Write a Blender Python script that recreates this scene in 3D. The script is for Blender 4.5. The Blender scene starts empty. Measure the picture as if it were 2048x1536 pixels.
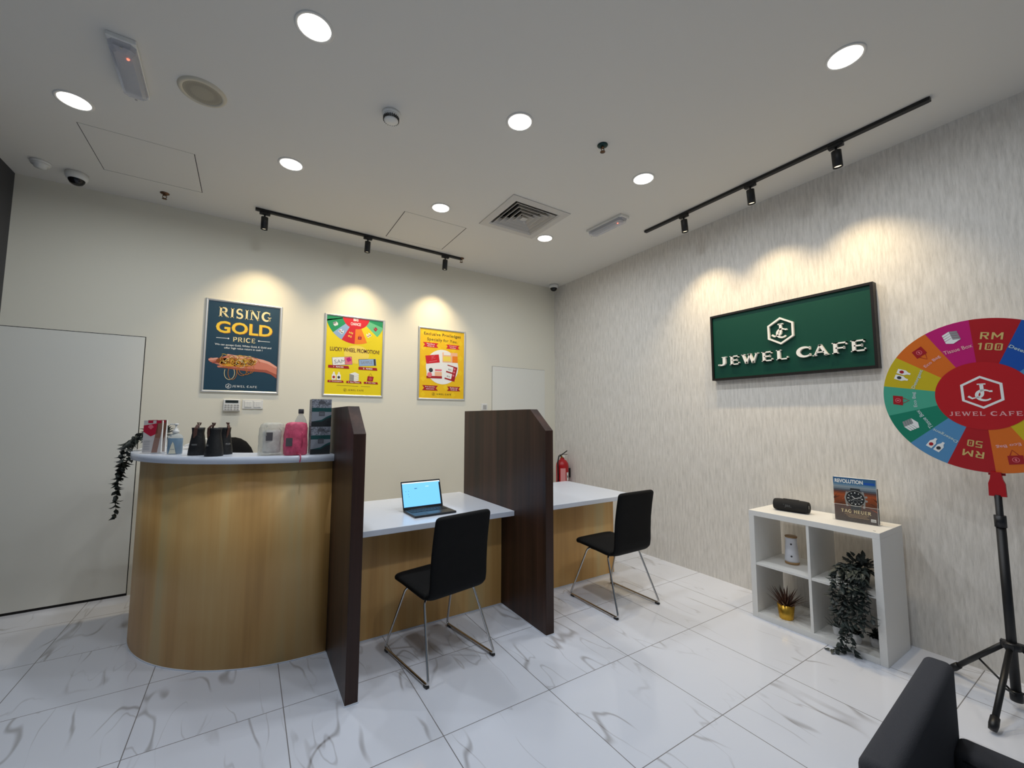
import bpy, bmesh, math, random
from mathutils import Vector, Matrix, Quaternion

PI = math.pi
S = bpy.context.scene
COL = S.collection
H = 3.339                       # ceiling height

# ------------------------------------------------------------------ camera, world, exposure
def lin(c):
    return tuple((x / 12.92 if x <= 0.04045 else ((x + 0.055) / 1.055) ** 2.4) for x in c)

cam_d = bpy.data.cameras.new('camera')
cam = bpy.data.objects.new('camera', cam_d)
COL.objects.link(cam)
S.camera = cam
cam_d.sensor_fit = 'HORIZONTAL'
cam_d.sensor_width = 36.0
cam_d.lens = 36.0 * 829.2442 / 2048.0
cam_d.clip_start = 0.05
_y, _p, _r = 0.5654, 0.0826, 0.0027
_f = Vector((math.sin(_y) * math.cos(_p), math.cos(_y) * math.cos(_p), math.sin(_p)))
_rt = Vector((math.cos(_y), -math.sin(_y), 0)); _up = _rt.cross(_f)
_c, _s = math.cos(_r), math.sin(_r)
_R, _U = _c * _rt + _s * _up, -_s * _rt + _c * _up
M = Matrix((( _R.x, _U.x, -_f.x, -3.6849), (_R.y, _U.y, -_f.y, -4.6665), (_R.z, _U.z, -_f.z, 1.4532), (0, 0, 0, 1)))
cam.matrix_world = M

S.view_settings.view_transform = 'Standard'
S.view_settings.look = 'None'
S.view_settings.gamma = 1.0
S.view_settings.use_curve_mapping = False
S.view_settings.exposure = -0.88

W = bpy.data.worlds.new('mall_daylight')
S.world = W
W.use_nodes = True
bg = W.node_tree.nodes['Background']
bg.inputs[0].default_value = (0.62, 0.78, 1.0, 1)
bg.inputs[1].default_value = 0.30

DOWN_W, SPOT_W = 14.5, 74.0
DOWN_COL = (0.88, 0.94, 1.0)
SPOT_COL = (1.0, 0.78, 0.46)

# ------------------------------------------------------------------ materials
def new_mat(name):
    m = bpy.data.materials.new(name); m.use_nodes = True
    nt = m.node_tree
    return m, nt, nt.nodes['Principled BSDF']

MC = {}
def mat(name, rgb, rough=0.5, metal=0.0, emit=None, emit_s=0.0, alpha=1.0, trans=0.0, spec=0.5, bump=None, vary=0.0):
    if name in MC: return MC[name]
    m, nt, b = new_mat(name)
    c = lin([x / 255 for x in rgb])
    b.inputs['Base Color'].default_value = (*c, 1)
    b.inputs['Roughness'].default_value = rough
    b.inputs['Metallic'].default_value = metal
    b.inputs['Specular IOR Level'].default_value = spec
    b.inputs['Alpha'].default_value = alpha
    b.inputs['Transmission Weight'].default_value = trans
    if emit:
        b.inputs['Emission Color'].default_value = (*emit, 1)
        b.inputs['Emission Strength'].default_value = emit_s
    if bump or vary:
        tc = nt.nodes.new('ShaderNodeTexCoord'); n = nt.nodes.new('ShaderNodeTexNoise')
        n.inputs['Scale'].default_value = bump[0] if bump else 8
        n.inputs['Detail'].default_value = 4
        nt.links.new(tc.outputs['Object'], n.inputs['Vector'])
        if bump:
            bn = nt.nodes.new('ShaderNodeBump'); bn.inputs['Strength'].default_value = bump[1]; bn.inputs['Distance'].default_value = 0.01
            nt.links.new(n.outputs['Fac'], bn.inputs['Height']); nt.links.new(bn.outputs['Normal'], b.inputs['Normal'])
        if vary:
            rp = nt.nodes.new('ShaderNodeValToRGB')
            rp.color_ramp.elements[0].position = 0.3; rp.color_ramp.elements[1].position = 0.7
            rp.color_ramp.elements[0].color = (*[x * (1 - vary) for x in c], 1)
            rp.color_ramp.elements[1].color = (*[min(1, x * (1 + vary)) for x in c], 1)
            nt.links.new(n.outputs['Fac'], rp.inputs['Fac']); nt.links.new(rp.outputs['Color'], b.inputs['Base Color'])
    MC[name] = m
    return m

def streak_mat(name, cols, scale, rough, spec=0.5, detail=3, fine=0.25, bump=0.0, pos=(0.3, 0.5, 0.7)):
    """colours in vertical streaks: noise stretched along z, with a finer grain on top"""
    m, nt, b = new_mat(name); N = nt.nodes; L = nt.links
    tc = N.new('ShaderNodeTexCoord')
    def nz(sc, det):
        mp = N.new('ShaderNodeMapping'); mp.inputs['Scale'].default_value = sc
        n = N.new('ShaderNodeTexNoise'); n.inputs['Scale'].default_value = 1.0; n.inputs['Detail'].default_value = det
        L.new(tc.outputs['Object'], mp.inputs['Vector']); L.new(mp.outputs['Vector'], n.inputs['Vector']); return n
    a = nz(scale, detail); g = nz((scale[0] * 9, scale[1] * 9, scale[2] * 3), 5)
    mx = N.new('ShaderNodeMath'); mx.operation = 'MULTIPLY_ADD'; mx.inputs[1].default_value = fine
    sb = N.new('ShaderNodeMath'); sb.operation = 'SUBTRACT'; sb.inputs[1].default_value = 0.5
    L.new(g.outputs['Fac'], sb.inputs[0]); L.new(sb.outputs[0], mx.inputs[0]); L.new(a.outputs['Fac'], mx.inputs[2])
    rp = N.new('ShaderNodeValToRGB'); e = rp.color_ramp.elements
    while len(e) < len(cols): e.new(0.5)
    for i, c in enumerate(cols):
        e[i].position = pos[i]; e[i].color = (*lin([x / 255 for x in c]), 1)
    L.new(mx.outputs[0], rp.inputs['Fac']); L.new(rp.outputs['Color'], b.inputs['Base Color'])
    b.inputs['Roughness'].default_value = rough; b.inputs['Specular IOR Level'].default_value = spec
    if bump:
        bn = N.new('ShaderNodeBump'); bn.inputs['Strength'].default_value = bump; bn.inputs['Distance'].default_value = 0.004
        L.new(g.outputs['Fac'], bn.inputs['Height']); L.new(bn.outputs['Normal'], b.inputs['Normal'])
    MC[name] = m
    return m

streak_mat('birch', [(180, 136, 74), (208, 160, 94), (216, 176, 112), (208, 182, 126)], (4.2, 4.2, 0.3), 0.45, fine=0.14, pos=(0.32, 0.46, 0.56, 0.68))
streak_mat('wenge', [(36, 21, 15), (54, 32, 23), (72, 46, 35)], (14, 14, 0.5), 0.42, spec=0.35, pos=(0.3, 0.5, 0.72))
streak_mat('wallpaper', [(204, 199, 191), (224, 219, 211), (238, 233, 226)], (60, 60, 7), 0.62, spec=0.35, detail=3, fine=0.9, bump=0.3, pos=(0.2, 0.5, 0.8))

def marble():
    m, nt, b = new_mat('marble_tiles'); N = nt.nodes; L = nt.links
    T = 0.605
    def math_(op, a, bb=None, c=None):
        n = N.new('ShaderNodeMath'); n.operation = op
        for i, v in enumerate((a, bb, c)):
            if v is None: continue
            if isinstance(v, (int, float)): n.inputs[i].default_value = v
            else: L.new(v, n.inputs[i])
        return n.outputs[0]
    tc = N.new('ShaderNodeTexCoord'); sp = N.new('ShaderNodeSeparateXYZ'); L.new(tc.outputs['Object'], sp.inputs[0])
    tx = math_('DIVIDE', math_('ADD', sp.outputs[0], 1.035), 0.608)
    ty = math_('DIVIDE', math_('ADD', sp.outputs[1], 2.183), 0.605)
    fx, fy = math_('FRACT', tx), math_('FRACT', ty)
    ix, iy = math_('FLOOR', tx), math_('FLOOR', ty)
    ex = math_('MINIMUM', fx, math_('SUBTRACT', 1, fx)); ey = math_('MINIMUM', fy, math_('SUBTRACT', 1, fy))
    edge = math_('MINIMUM', ex, ey)
    grout = math_('LESS_THAN', edge, 0.0034)
    cb = N.new('ShaderNodeCombineXYZ'); L.new(ix, cb.inputs[0]); L.new(iy, cb.inputs[1])
    wn = N.new('ShaderNodeTexWhiteNoise'); wn.noise_dimensions = '2D'; L.new(cb.outputs[0], wn.inputs['Vector'])
    off = N.new('ShaderNodeVectorMath'); off.operation = 'SCALE'; off.inputs['Scale'].default_value = 11.0; L.new(wn.outputs['Color'], off.inputs[0])
    pos = N.new('ShaderNodeVectorMath'); pos.operation = 'ADD'; L.new(tc.outputs['Object'], pos.inputs[0]); L.new(off.outputs[0], pos.inputs[1])
    def vein(rot, sc, width, seed):
        mp = N.new('ShaderNodeMapping'); mp.inputs['Rotation'].default_value = (0, 0, rot); mp.inputs['Scale'].default_value = sc; mp.inputs['Location'].default_value = (seed, seed * 2, 0)
        L.new(pos.outputs[0], mp.inputs['Vector'])
        n = N.new('ShaderNodeTexNoise'); n.inputs['Scale'].default_value = 1; n.inputs['Detail'].default_value = 2.6; n.inputs['Roughness'].default_value = 0.42; n.inputs['Distortion'].default_value = 0.1
        L.new(mp.outputs[0], n.inputs['Vector'])
        d = math_('ABSOLUTE', math_('SUBTRACT', n.outputs['Fac'], 0.5))
        mr = N.new('ShaderNodeMapRange'); mr.interpolation_type = 'SMOOTHSTEP'
        mr.inputs['From Min'].default_value = 0; mr.inputs['From Max'].default_value = width; mr.inputs['To Min'].default_value = 1; mr.inputs['To Max'].default_value = 0
        L.new(d, mr.inputs['Value'])
        k = N.new('ShaderNodeTexNoise'); k.inputs['Scale'].default_value = 3.2; k.inputs['Detail'].default_value = 1
        L.new(pos.outputs[0], k.inputs['Vector'])
        kr = N.new('ShaderNodeMapRange'); kr.interpolation_type = 'SMOOTHSTEP'; kr.inputs['From Min'].default_value = 0.40; kr.inputs['From Max'].default_value = 0.62
        L.new(k.outputs['Fac'], kr.inputs['Value'])
        return math_('MULTIPLY', mr.outputs[0], kr.outputs[0])
    v1 = vein(0.62, (2.9, 0.85, 1), 0.0125, 0.0)
    v2 = vein(0.72, (5.0, 1.2, 1), 0.009, 3.7)
    v = math_('MINIMUM', math_('ADD', math_('MULTIPLY', v1, 0.62), math_('MULTIPLY', v2, 0.38)), 1.0)
    mx = N.new('ShaderNodeMix'); mx.data_type = 'RGBA'
    mx.inputs['A'].default_value = (*lin((0.865, 0.88, 0.92)), 1); mx.inputs['B'].default_value = (*lin((0.55, 0.535, 0.54)), 1)
    L.new(v, mx.inputs['Factor'])
    m2 = N.new('ShaderNodeMix'); m2.data_type = 'RGBA'; m2.inputs['B'].default_value = (*lin((0.50, 0.49, 0.50)), 1)
    L.new(mx.outputs['Result'], m2.inputs['A']); L.new(grout, m2.inputs['Factor'])
    L.new(m2.outputs['Result'], b.inputs['Base Color'])
    b.inputs['Roughness'].default_value = 0.09
    b.inputs['Specular IOR Level'].default_value = 0.5
    return m
MARBLE = marble()

PAINT = mat('cream_paint', (232, 227, 210), 0.75, bump=(180, 0.03))
DOORP = mat('door_paint', (233, 231, 221), 0.6)
CEIL = mat('ceiling_paint', (226, 223, 216), 0.85)
GAP = mat('shadow_gap_black', (22, 19, 17), 0.8)
DARKW = mat('charcoal_cladding', (52, 52, 56), 0.5)
WHITE = mat('white_laminate', (222, 228, 240), 0.25)
KWHITE = mat('white_foil', (233, 231, 226), 0.45)
BLACK = mat('black_metal', (14, 14, 15), 0.45)
BLACKP = mat('black_plastic', (20, 20, 22), 0.4)
CHROME = mat('chrome', (205, 203, 200), 0.13, 1.0)
ALU = mat('brushed_aluminium', (212, 212, 214), 0.32, 1.0)
WPLASTIC = mat('white_plastic', (228, 227, 222), 0.4)
GPLASTIC = mat('grey_plastic', (176, 174, 170), 0.5)
CLEAR = mat('clear_acrylic', (245, 248, 250), 0.05, alpha=0.035)
LEATHER = mat('black_fabric', (10, 10, 11), 0.75, bump=(260, 0.12), spec=0.2)
RED = mat('red_print', (190, 12, 24), 0.45)
LEAF = mat('dark_green_leaf', (36, 44, 38), 0.5, vary=0.35)
LEAF2 = mat('grey_green_leaf', (46, 54, 50), 0.5, vary=0.35)
BRONZE = mat('bronze_leaf', (84, 52, 36), 0.5, vary=0.4)

# ------------------------------------------------------------------ mesh helpers
class MB:
    def __init__(s): s.bm = bmesh.new(); s.mats = []
    def mi(s, m):
        if m is None: return 0
        if m not in s.mats: s.mats.append(m)
        return s.mats.index(m)
    def _fin(s, geom, m, smooth=False):
        i = s.mi(m)
        for f in geom: f.material_index = i; f.smooth = smooth
    def box(s, c, d, m=None, rot=None, bev=0.0, seg=2):
        r = bmesh.ops.create_cube(s.bm, size=1.0)
        vs = r['verts']
        bmesh.ops.scale(s.bm, vec=d, verts=vs)
        fs = list({f for v in vs for f in v.link_faces})
        if bev > 0:
            es = list({e for v in vs for e in v.link_edges})
            out = bmesh.ops.bevel(s.bm, geom=es, offset=bev, segments=seg, profile=0.5, affect='EDGES')
            vs = list({v for f in out['faces'] for v in f.verts} | {v for v in vs if v.is_valid})
            fs = list({f for v in vs for f in v.link_faces})
        if rot is not None: bmesh.ops.rotate(s.bm, cent=(0, 0, 0), matrix=rot, verts=vs)
        bmesh.ops.translate(s.bm, vec=c, verts=vs)
        s._fin(fs, m, False)
        return s
    def lathe(s, prof, c=(0, 0, 0), m=None, n=32, axis=None, smooth=True, cap=True):
        """prof: (radius, height) pairs"""
        q = Vector((0, 0, 1)).rotation_difference(Vector(axis).normalized()) if axis is not None else Quaternion()
        rings = []
        for r, z in prof:
            rings.append([s.bm.verts.new(Vector(c) + q @ Vector((r * math.cos(2 * PI * k / n), r * math.sin(2 * PI * k / n), z))) for k in range(n)])
        fs = []
        for a, b in zip(rings, rings[1:]):
            for k in range(n): fs.append(s.bm.faces.new((a[k], a[(k + 1) % n], b[(k + 1) % n], b[k])))
        s._fin(fs, m, smooth)
        if cap:
            g = []
            if prof[0][0] > 1e-5: g.append(s.bm.faces.new(rings[0][::-1]))
            if prof[-1][0] > 1e-5: g.append(s.bm.faces.new(rings[-1]))
            s._fin(g, m, False)
        return s
    def cyl(s, a, b, r, m=None, r2=None, n=20):
        a, b = Vector(a), Vector(b); d = b - a
        return s.lathe([(r, 0), (r2 if r2 is not None else r, d.length)], a, m, n, d)
    def tube(s, pts, r, m=None, n=10, closed=False, cap=True):
        pts = [Vector(p) for p in pts]; rings = []; N_ = len(pts)
        up = None
        for i, p in enumerate(pts):
            a = pts[(i - 1) % N_] if (closed or i > 0) else p; b = pts[(i + 1) % N_] if (closed or i < N_ - 1) else p
            t = (b - a).normalized()
            if up is None: up = t.orthogonal().normalized()
            up = (up - t * up.dot(t)).normalized(); sd = t.cross(up)
            rr = r[i] if isinstance(r, (list, tuple)) else r
            rings.append([s.bm.verts.new(p + rr * (math.cos(2 * PI * k / n) * up + math.sin(2 * PI * k / n) * sd)) for k in range(n)])
        fs = []
        pr = list(zip(rings, rings[1:])) + ([(rings[-1], rings[0])] if closed else [])
        for a, b in pr:
            for k in range(n): fs.append(s.bm.faces.new((a[k], a[(k + 1) % n], b[(k + 1) % n], b[k])))
        if not closed and cap: fs += [s.bm.faces.new(rings[0][::-1]), s.bm.faces.new(rings[-1])]
        s._fin(fs, m, True)
        return s
    def prism(s, poly, z0, z1, m=None, X=(1, 0, 0), Y=(0, 1, 0), O=(0, 0, 0)):
        """polygon in the X/Y frame, extruded along X x Y from z0 to z1"""
        X, Y, O = Vector(X), Vector(Y), Vector(O); Z = X.cross(Y)
        a = [s.bm.verts.new(O + X * p[0] + Y * p[1] + Z * z0) for p in poly]
        b = [s.bm.verts.new(O + X * p[0] + Y * p[1] + Z * z1) for p in poly]
        n = len(poly); fs = [s.bm.faces.new(a[::-1]), s.bm.faces.new(b)]
        for k in range(n): fs.append(s.bm.faces.new((a[k], a[(k + 1) % n], b[(k + 1) % n], b[k])))
        s._fin(fs, m)
        return s
    def quad(s, pts, m=None, smooth=False):
        s._fin([s.bm.faces.new([s.bm.verts.new(p) for p in pts])], m, smooth); return s
    def loft(s, rings, m=None, smooth=True, cap=True):
        R_ = [[s.bm.verts.new(p) for p in r] for r in rings]; n = len(R_[0]); fs = []
        for a, b in zip(R_, R_[1:]):
            for k in range(n): fs.append(s.bm.faces.new((a[k], a[(k + 1) % n], b[(k + 1) % n], b[k])))
        if cap: fs += [s.bm.faces.new(R_[0][::-1]), s.bm.faces.new(R_[-1])]
        s._fin(fs, m, smooth); return s
    def build(s, name, parent=None, m=None, loc=None, fix=True):
        if fix: bmesh.ops.recalc_face_normals(s.bm, faces=s.bm.faces[:])
        me = bpy.data.meshes.new(name); s.bm.to_mesh(me); s.bm.free()
        for x in (s.mats or [m]):
            if x: me.materials.append(x)
        o = bpy.data.objects.new(name, me); COL.objects.link(o)
        if parent: o.parent = parent
        if loc: o.location = loc
        return o

def thing(name, label, cat, loc=(0, 0, 0), rz=0.0, group=None):
    o = bpy.data.objects.new(name, None); COL.objects.link(o)
    o.empty_display_size = 0.05
    o.location = loc; o.rotation_euler = (0, 0, rz); o['label'] = label; o['category'] = cat
    if group: o['group'] = group
    return o
def tag(o, label, cat, group=None):
    o['label'] = label; o['category'] = cat
    if group: o['group'] = group
    return o
def struct(o): o['kind'] = 'structure'; return o
def dup(root, loc, label, rz=None):
    r = root.copy(); COL.objects.link(r); r.location = loc; r['label'] = label
    if rz is not None: r.rotation_euler = (0, 0, rz)
    for ch in list(root.children):
        c = ch.copy(); COL.objects.link(c); c.parent = r
        if ch.type == 'LIGHT': pass
        for g in ch.children:
            d = g.copy(); COL.objects.link(d); d.parent = c
    return r

def lamp(name, kind, parent, loc, watts, color, **kw):
    d = bpy.data.lights.new(name, kind); d.energy = watts; d.color = color
    for k, v in kw.items(): setattr(d, k, v)
    o = bpy.data.objects.new(name, d); COL.objects.link(o); o.parent = parent; o.location = loc
    return o

# ------------------------------------------------------------------ flat print and lettering helpers
_TX = {}
def text_mesh(s, bold=0.0, sp=1.0):
    k = (s, bold, sp)
    if k in _TX: return _TX[k]
    cu = bpy.data.curves.new('lettering', 'FONT'); cu.body = s; cu.size = 1.0; cu.offset = bold; cu.resolution_u = 3; cu.space_character = sp; cu.align_x = 'CENTER'
    ob = bpy.data.objects.new('lettering', cu); COL.objects.link(ob)
    bpy.context.view_layer.update()
    me = bpy.data.meshes.new_from_object(ob.evaluated_get(bpy.context.evaluated_depsgraph_get()))
    vs = [(v.co.x, v.co.y) for v in me.vertices]; fs = [tuple(p.vertices) for p in me.polygons]
    bpy.data.objects.remove(ob); bpy.data.curves.remove(cu); bpy.data.meshes.remove(me)
    _TX[k] = (vs, fs)
    return _TX[k]

def strip(pts, w):
    """outline polygon of a stroke through pts with width w (number or list)"""
    n = len(pts); L_, R_ = [], []
    for i, p in enumerate(pts):
        a = pts[max(0, i - 1)]; b = pts[min(n - 1, i + 1)]
        dx, dy = b[0] - a[0], b[1] - a[1]; l = math.hypot(dx, dy) or 1
        nx, ny = -dy / l, dx / l; ww = (w[i] if isinstance(w, (list, tuple)) else w) / 2
        L_.append((p[0] + nx * ww, p[1] + ny * ww)); R_.append((p[0] - nx * ww, p[1] - ny * ww))
    return L_ + R_[::-1]
def arc(cx, cy, rx, ry, a0, a1, n=16):
    return [(cx + rx * math.cos(math.radians(a0 + (a1 - a0) * i / n)), cy + ry * math.sin(math.radians(a0 + (a1 - a0) * i / n))) for i in range(n + 1)]
def rect(x0, y0, x1, y1): return [(x0, y0), (x1, y0), (x1, y1), (x0, y1)]
def vary_w(n, a, b):      # thin at the ends, thick in the middle
    return [a + (b - a) * math.sin(PI * i / n) for i in range(n + 1)]

def serif_glyph(ch):
    """(advance, polygons) of a wide roman capital with small serifs, cap height 1"""
    T, t = 0.2, 0.12
    def st(x): return [rect(x, 0, x + T, 1), rect(x - 0.07, 0, x + T + 0.07, 0.07), rect(x - 0.07, 0.93, x + T + 0.07, 1)]
    if ch == 'E': return 0.95, st(0.08) + [rect(.2, .88, .8, 1), rect(.73, .76, .8, 1), rect(.2, .45, .66, .57), rect(.61, .39, .67, .63), rect(.2, 0, .84, .12), rect(.77, 0, .84, .26)]
    if ch == 'F': return 0.92, st(0.08) + [rect(.2, .88, .8, 1), rect(.73, .75, .8, 1), rect(.2, .43, .66, .55), rect(.61, .37, .67, .61)]
    if ch == 'L': return 0.9, st(0.08) + [rect(.2, 0, .8, .12), rect(.73, 0, .8, .28)]
    if ch == 'I': return 0.42, st(0.1)
    if ch == 'J':
        h = [(.46, .95), (.46, .35)] + arc(.22, .3, .24, .22, 0, -120, 10)
        return 0.78, [strip(h, [T, T] + [T - .08 * i / 10 for i in range(11)]), rect(.29, .93, .63, 1), rect(.02, .06, .16, .2)]
    if ch == 'W':
        return 1.5, [strip([(.14, 1), (.42, 0)], T), strip([(.42, 0), (.72, .95)], t), strip([(.7, 1), (.98, 0)], T), strip([(.98, 0), (1.3, 1)], t),
                     rect(.0, .93, .34, 1), rect(.56, .93, .84, 1), rect(1.16, .93, 1.46, 1), rect(.36, -.02, .5, .1), rect(.92, -.02, 1.06, .1)]
    if ch == 'C':
        return 1.05, [strip(arc(.54, .5, .44, .44, 42, 318, 24), vary_w(24, .1, .25)), rect(.83, .68, .9, .97), rect(.83, .06, .9, .3)]
    if ch == 'A':
        return 1.2, [strip([(.14, 0), (.54, 1)], t), strip([(.54, 1), (.98, 0)], T), rect(.28, .26, .82, .37), rect(0, 0, .3, .07), rect(.8, 0, 1.14, .07), rect(.44, .9, .66, 1)]
    if ch == 'R':
        return 1.05, st(0.1) + [strip([(.25, .94)] + arc(.5, .72, .26, .22, 90, -90, 12) + [(.25, .5)], [t] + [t + .1 * math.sin(PI * i / 12) for i in range(13)] + [t]), strip([(.5, .5), (.9, .02)], T), rect(.76, 0, 1.04, .07)]
    if ch == 'P':
        return 0.9, st(0.1) + [strip([(.25, .94)] + arc(.5, .7, .27, .24, 90, -90, 12) + [(.25, .46)], [t] + [t + .1 * math.sin(PI * i / 12) for i in range(13)] + [t])]
    if ch == 'N':
        return 1.15, [rect(.12, 0, .22, 1), rect(.86, 0, .96, 1), strip([(.14, 1), (.93, .0)], T), rect(0, 0, .34, .06), rect(.74, .94, 1.08, 1), rect(0, .94, .2, 1)]
    if ch == 'T': return 1.0, [rect(.36, 0, .36 + T, 1), rect(.28, 0, .64, .07), rect(.02, .88, .9, 1), rect(.02, .72, .09, 1), rect(.83, .72, .9, 1)]
    if ch == 'H': return 1.15, st(.1) + st(.76) + [rect(.25, .45, .8, .56)]
    if ch == 'U': return 1.1, [strip([(.2, .97), (.2, .38)] + arc(.52, .36, .32, .32, 180, 360, 12) + [(.84, .97)], [T] * 2 + [T - .06 * i / 12 for i in range(13)] + [t]), rect(.03, .93, .37, 1), rect(.68, .93, 1.0, 1)]
    if ch == 'S':
        p = arc(.42, .73, .26, .24, 40, 270, 12)[:-1] + arc(.42, .27, .28, .23, 90, -145, 12)
        return 0.85, [strip(p, [.1 + .12 * math.sin(PI * i / (len(p) - 1)) for i in range(len(p))]), rect(.6, .76, .67, 1), rect(.12, 0, .19, .24)]
    if ch == 'G':
        return 1.15, [strip(arc(.54, .5, .44, .44, 42, 330, 24), vary_w(24, .1, .25)), rect(.83, .68, .9, .97), rect(.78, .06, .96, .46), rect(.66, .4, 1.06, .47)]
    return 0.45, []
def serif_text(s, gap=0.12):
    x = 0; out = []
    for ch in s:
        adv, ps = serif_glyph(ch)
        out.append((ch, [[(p[0] + x, p[1]) for p in q] for q in ps]))
        x += adv + gap
    return x - gap, out
def emblem(r):
    """hexagon outline with interlocked J and C, as polygons"""
    ps = []
    ho = [(r * math.sin(PI / 3 * k), r * math.cos(PI / 3 * k)) for k in range(7)]; hi = [(p[0] * .86, p[1] * .86) for p in ho]
    for k in range(6): ps.append([ho[k], ho[k + 1], hi[k + 1], hi[k]])
    q = lambda L_: [(a * r, b * r) for a, b in L_]
    J = [(.02, .5), (.02, -.05)] + arc(-.16, -.08, .18, .22, 0, -110, 8)
    ps.append([(a, b) for a, b in strip(q(J), [x * r for x in ([.16, .16] + [.15 - .008 * i for i in range(9)])])])
    ps.append(q(rect(-.16, .46, .2, .53)))
    ps.append(strip(q(arc(.1, -.18, .32, .31, 50, 318, 18)), [x * r for x in vary_w(18, .07, .15)]))
    ps.append(strip(q([(-.58, -.22), (-.42, -.36), (-.2, -.30)]), [.12 * r, .1 * r, .05 * r]))
    ps.append(q(rect(.3, .0, .44, .1)))
    return ps

class Print:
    """shapes of several colours lying in one sheet: origin O, axes U (across), V (up), N (off the sheet)"""
    def __init__(s, O, U, V, N): s.O, s.U, s.V, s.N = Vector(O), Vector(U), Vector(V), Vector(N); s.v = []; s.f = []; s.m = []; s.mats = []; s.step = 0.0005
    def mi(s, m):
        if m not in s.mats: s.mats.append(m)
        return s.mats.index(m)
    def pt(s, x, y, lv): return s.O + s.U * x + s.V * y + s.N * (lv * s.step)
    def poly(s, pts, m, lv=1):
        b = len(s.v); s.v += [s.pt(x, y, lv) for x, y in pts]; s.f.append(tuple(range(b, b + len(pts)))); s.m.append(s.mi(m)); return s
    def polys(s, L_, m, lv=1, dx=0, dy=0, sx=1, sy=1, rot=0):
        c, n = math.cos(rot), math.sin(rot)
        for q in L_:
            s.poly([(dx + c * x * sx - n * y * sy, dy + n * x * sx + c * y * sy) for x, y in q], m, lv)
        return s
    def rect(s, x0, y0, x1, y1, m, lv=1): return s.poly(rect(x0, y0, x1, y1), m, lv)
    def rrect(s, cx, cy, w, h, a, m, lv=1): return s.polys([rect(-w / 2, -h / 2, w / 2, h / 2)], m, lv, cx, cy, rot=a)
    def disc(s, cx, cy, r, m, lv=1, ry=None, n=40): return s.poly(arc(cx, cy, r, ry or r, 0, 360, n)[:-1], m, lv)
    def line(s, pts, w, m, lv=1):
        n = len(pts)
        for a, b in zip(pts, pts[1:]): s.poly(strip([a, b], w), m, lv)
        return s
    def text(s, t, cx, cy, w, h, m, lv=1, bold=0.0, rot=0.0, sp=1.0):
        """text fitted to a box w x h centred on cx, cy"""
        vs, fs = text_mesh(t, bold, sp)
        if not vs: return s
        xs = [v[0] for v in vs]; ys = [v[1] for v in vs]
        x0, x1, y0, y1 = min(xs), max(xs), min(ys), max(ys); kx = w / (x1 - x0); ky = h / (y1 - y0)
        c, n = math.cos(rot), math.sin(rot); b = len(s.v)
        for x, y in vs:
            a, e = (x - (x0 + x1) / 2) * kx, (y - (y0 + y1) / 2) * ky
            s.v.append(s.pt(cx + c * a - n * e, cy + n * a + c * e, lv))
        i = s.mi(m)
        for f in fs: s.f.append(tuple(b + k for k in f)); s.m.append(i)
        return s
    def serif(s, t, cx, cy, w, h, m, lv=1):
        tw, gl = serif_text(t)
        for ch, ps in gl: s.polys([[((x - tw / 2) * w / tw, (y - .5) * h) for x, y in q] for q in ps], m, lv, cx, cy)
        return s
    def build(s, name, parent=None):
        me = bpy.data.meshes.new(name); me.from_pydata([tuple(v) for v in s.v], [], s.f)
        for m in s.mats: me.materials.append(m)
        for p, i in zip(me.polygons, s.m): p.material_index = i
        me.update()
        bm = bmesh.new(); bm.from_mesh(me)
        fl = [f for f in bm.faces if f.normal.dot(s.N) < 0]
        if fl: bmesh.ops.reverse_faces(bm, faces=fl)
        bm.to_mesh(me); bm.free()
        o = bpy.data.objects.new(name, me); COL.objects.link(o)
        if parent: o.parent = parent
        return o
def ink(name, rgb, rough=0.45): return mat('print_' + name, rgb, rough)

# ------------------------------------------------------------------ the room
struct(MB().box((-3.6, -3.7, -0.06), (7.4, 8.4, 0.12), MARBLE).build('floor'))
struct(MB().box((-3.4, 0.1, H / 2), (7.2, 0.2, H), PAINT).build('wall_back'))
struct(MB().box((0.1, -3.7, H / 2), (0.2, 7.8, H), MC['wallpaper']).build('wall_right'))
struct(MB().box((-5.4, -0.66, H / 2), (0.2, 1.32, H), DARKW).build('wall_left'))
# ceiling in strips around the vent opening
VX, VY, VS = -1.568, -1.53, 0.232
cb = MB()
def cstrip(x0, x1, y0, y1): cb.box(((x0 + x1) / 2, (y0 + y1) / 2, H + 0.05), (x1 - x0, y1 - y0, 0.1), CEIL)
cstrip(-7.2, VX - VS, -7.9, 0.2); cstrip(VX + VS, 0.2, -7.9, 0.2); cstrip(VX - VS, VX + VS, VY + VS, 0.2); cstrip(VX - VS, VX + VS, -7.9, VY - VS)
struct(cb.build('ceiling'))

# flush doors in the back wall: a leaf with a narrow black gap around it
def flush_door(name, x0, x1, z1, gw, bottom):
    g = MB().box(((x0 + x1) / 2, -0.001, z1 / 2), (x1 - x0 + 2 * gw, 0.002, z1 + 2 * gw), GAP)
    d = struct(g.build(name))
    b = 0.02 if bottom else 0.004
    p = MB().box(((x0 + x1) / 2, -0.003, (z1 + b) / 2), (x1 - x0, 0.006, z1 - b), DOORP).build('door_leaf', d)
    return d
flush_door('door_1', -5.36, -4.462, 2.138, 0.0055, True)
flush_door('door_2', -1.03, -0.184, 2.127, 0.0028, False)

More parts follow.
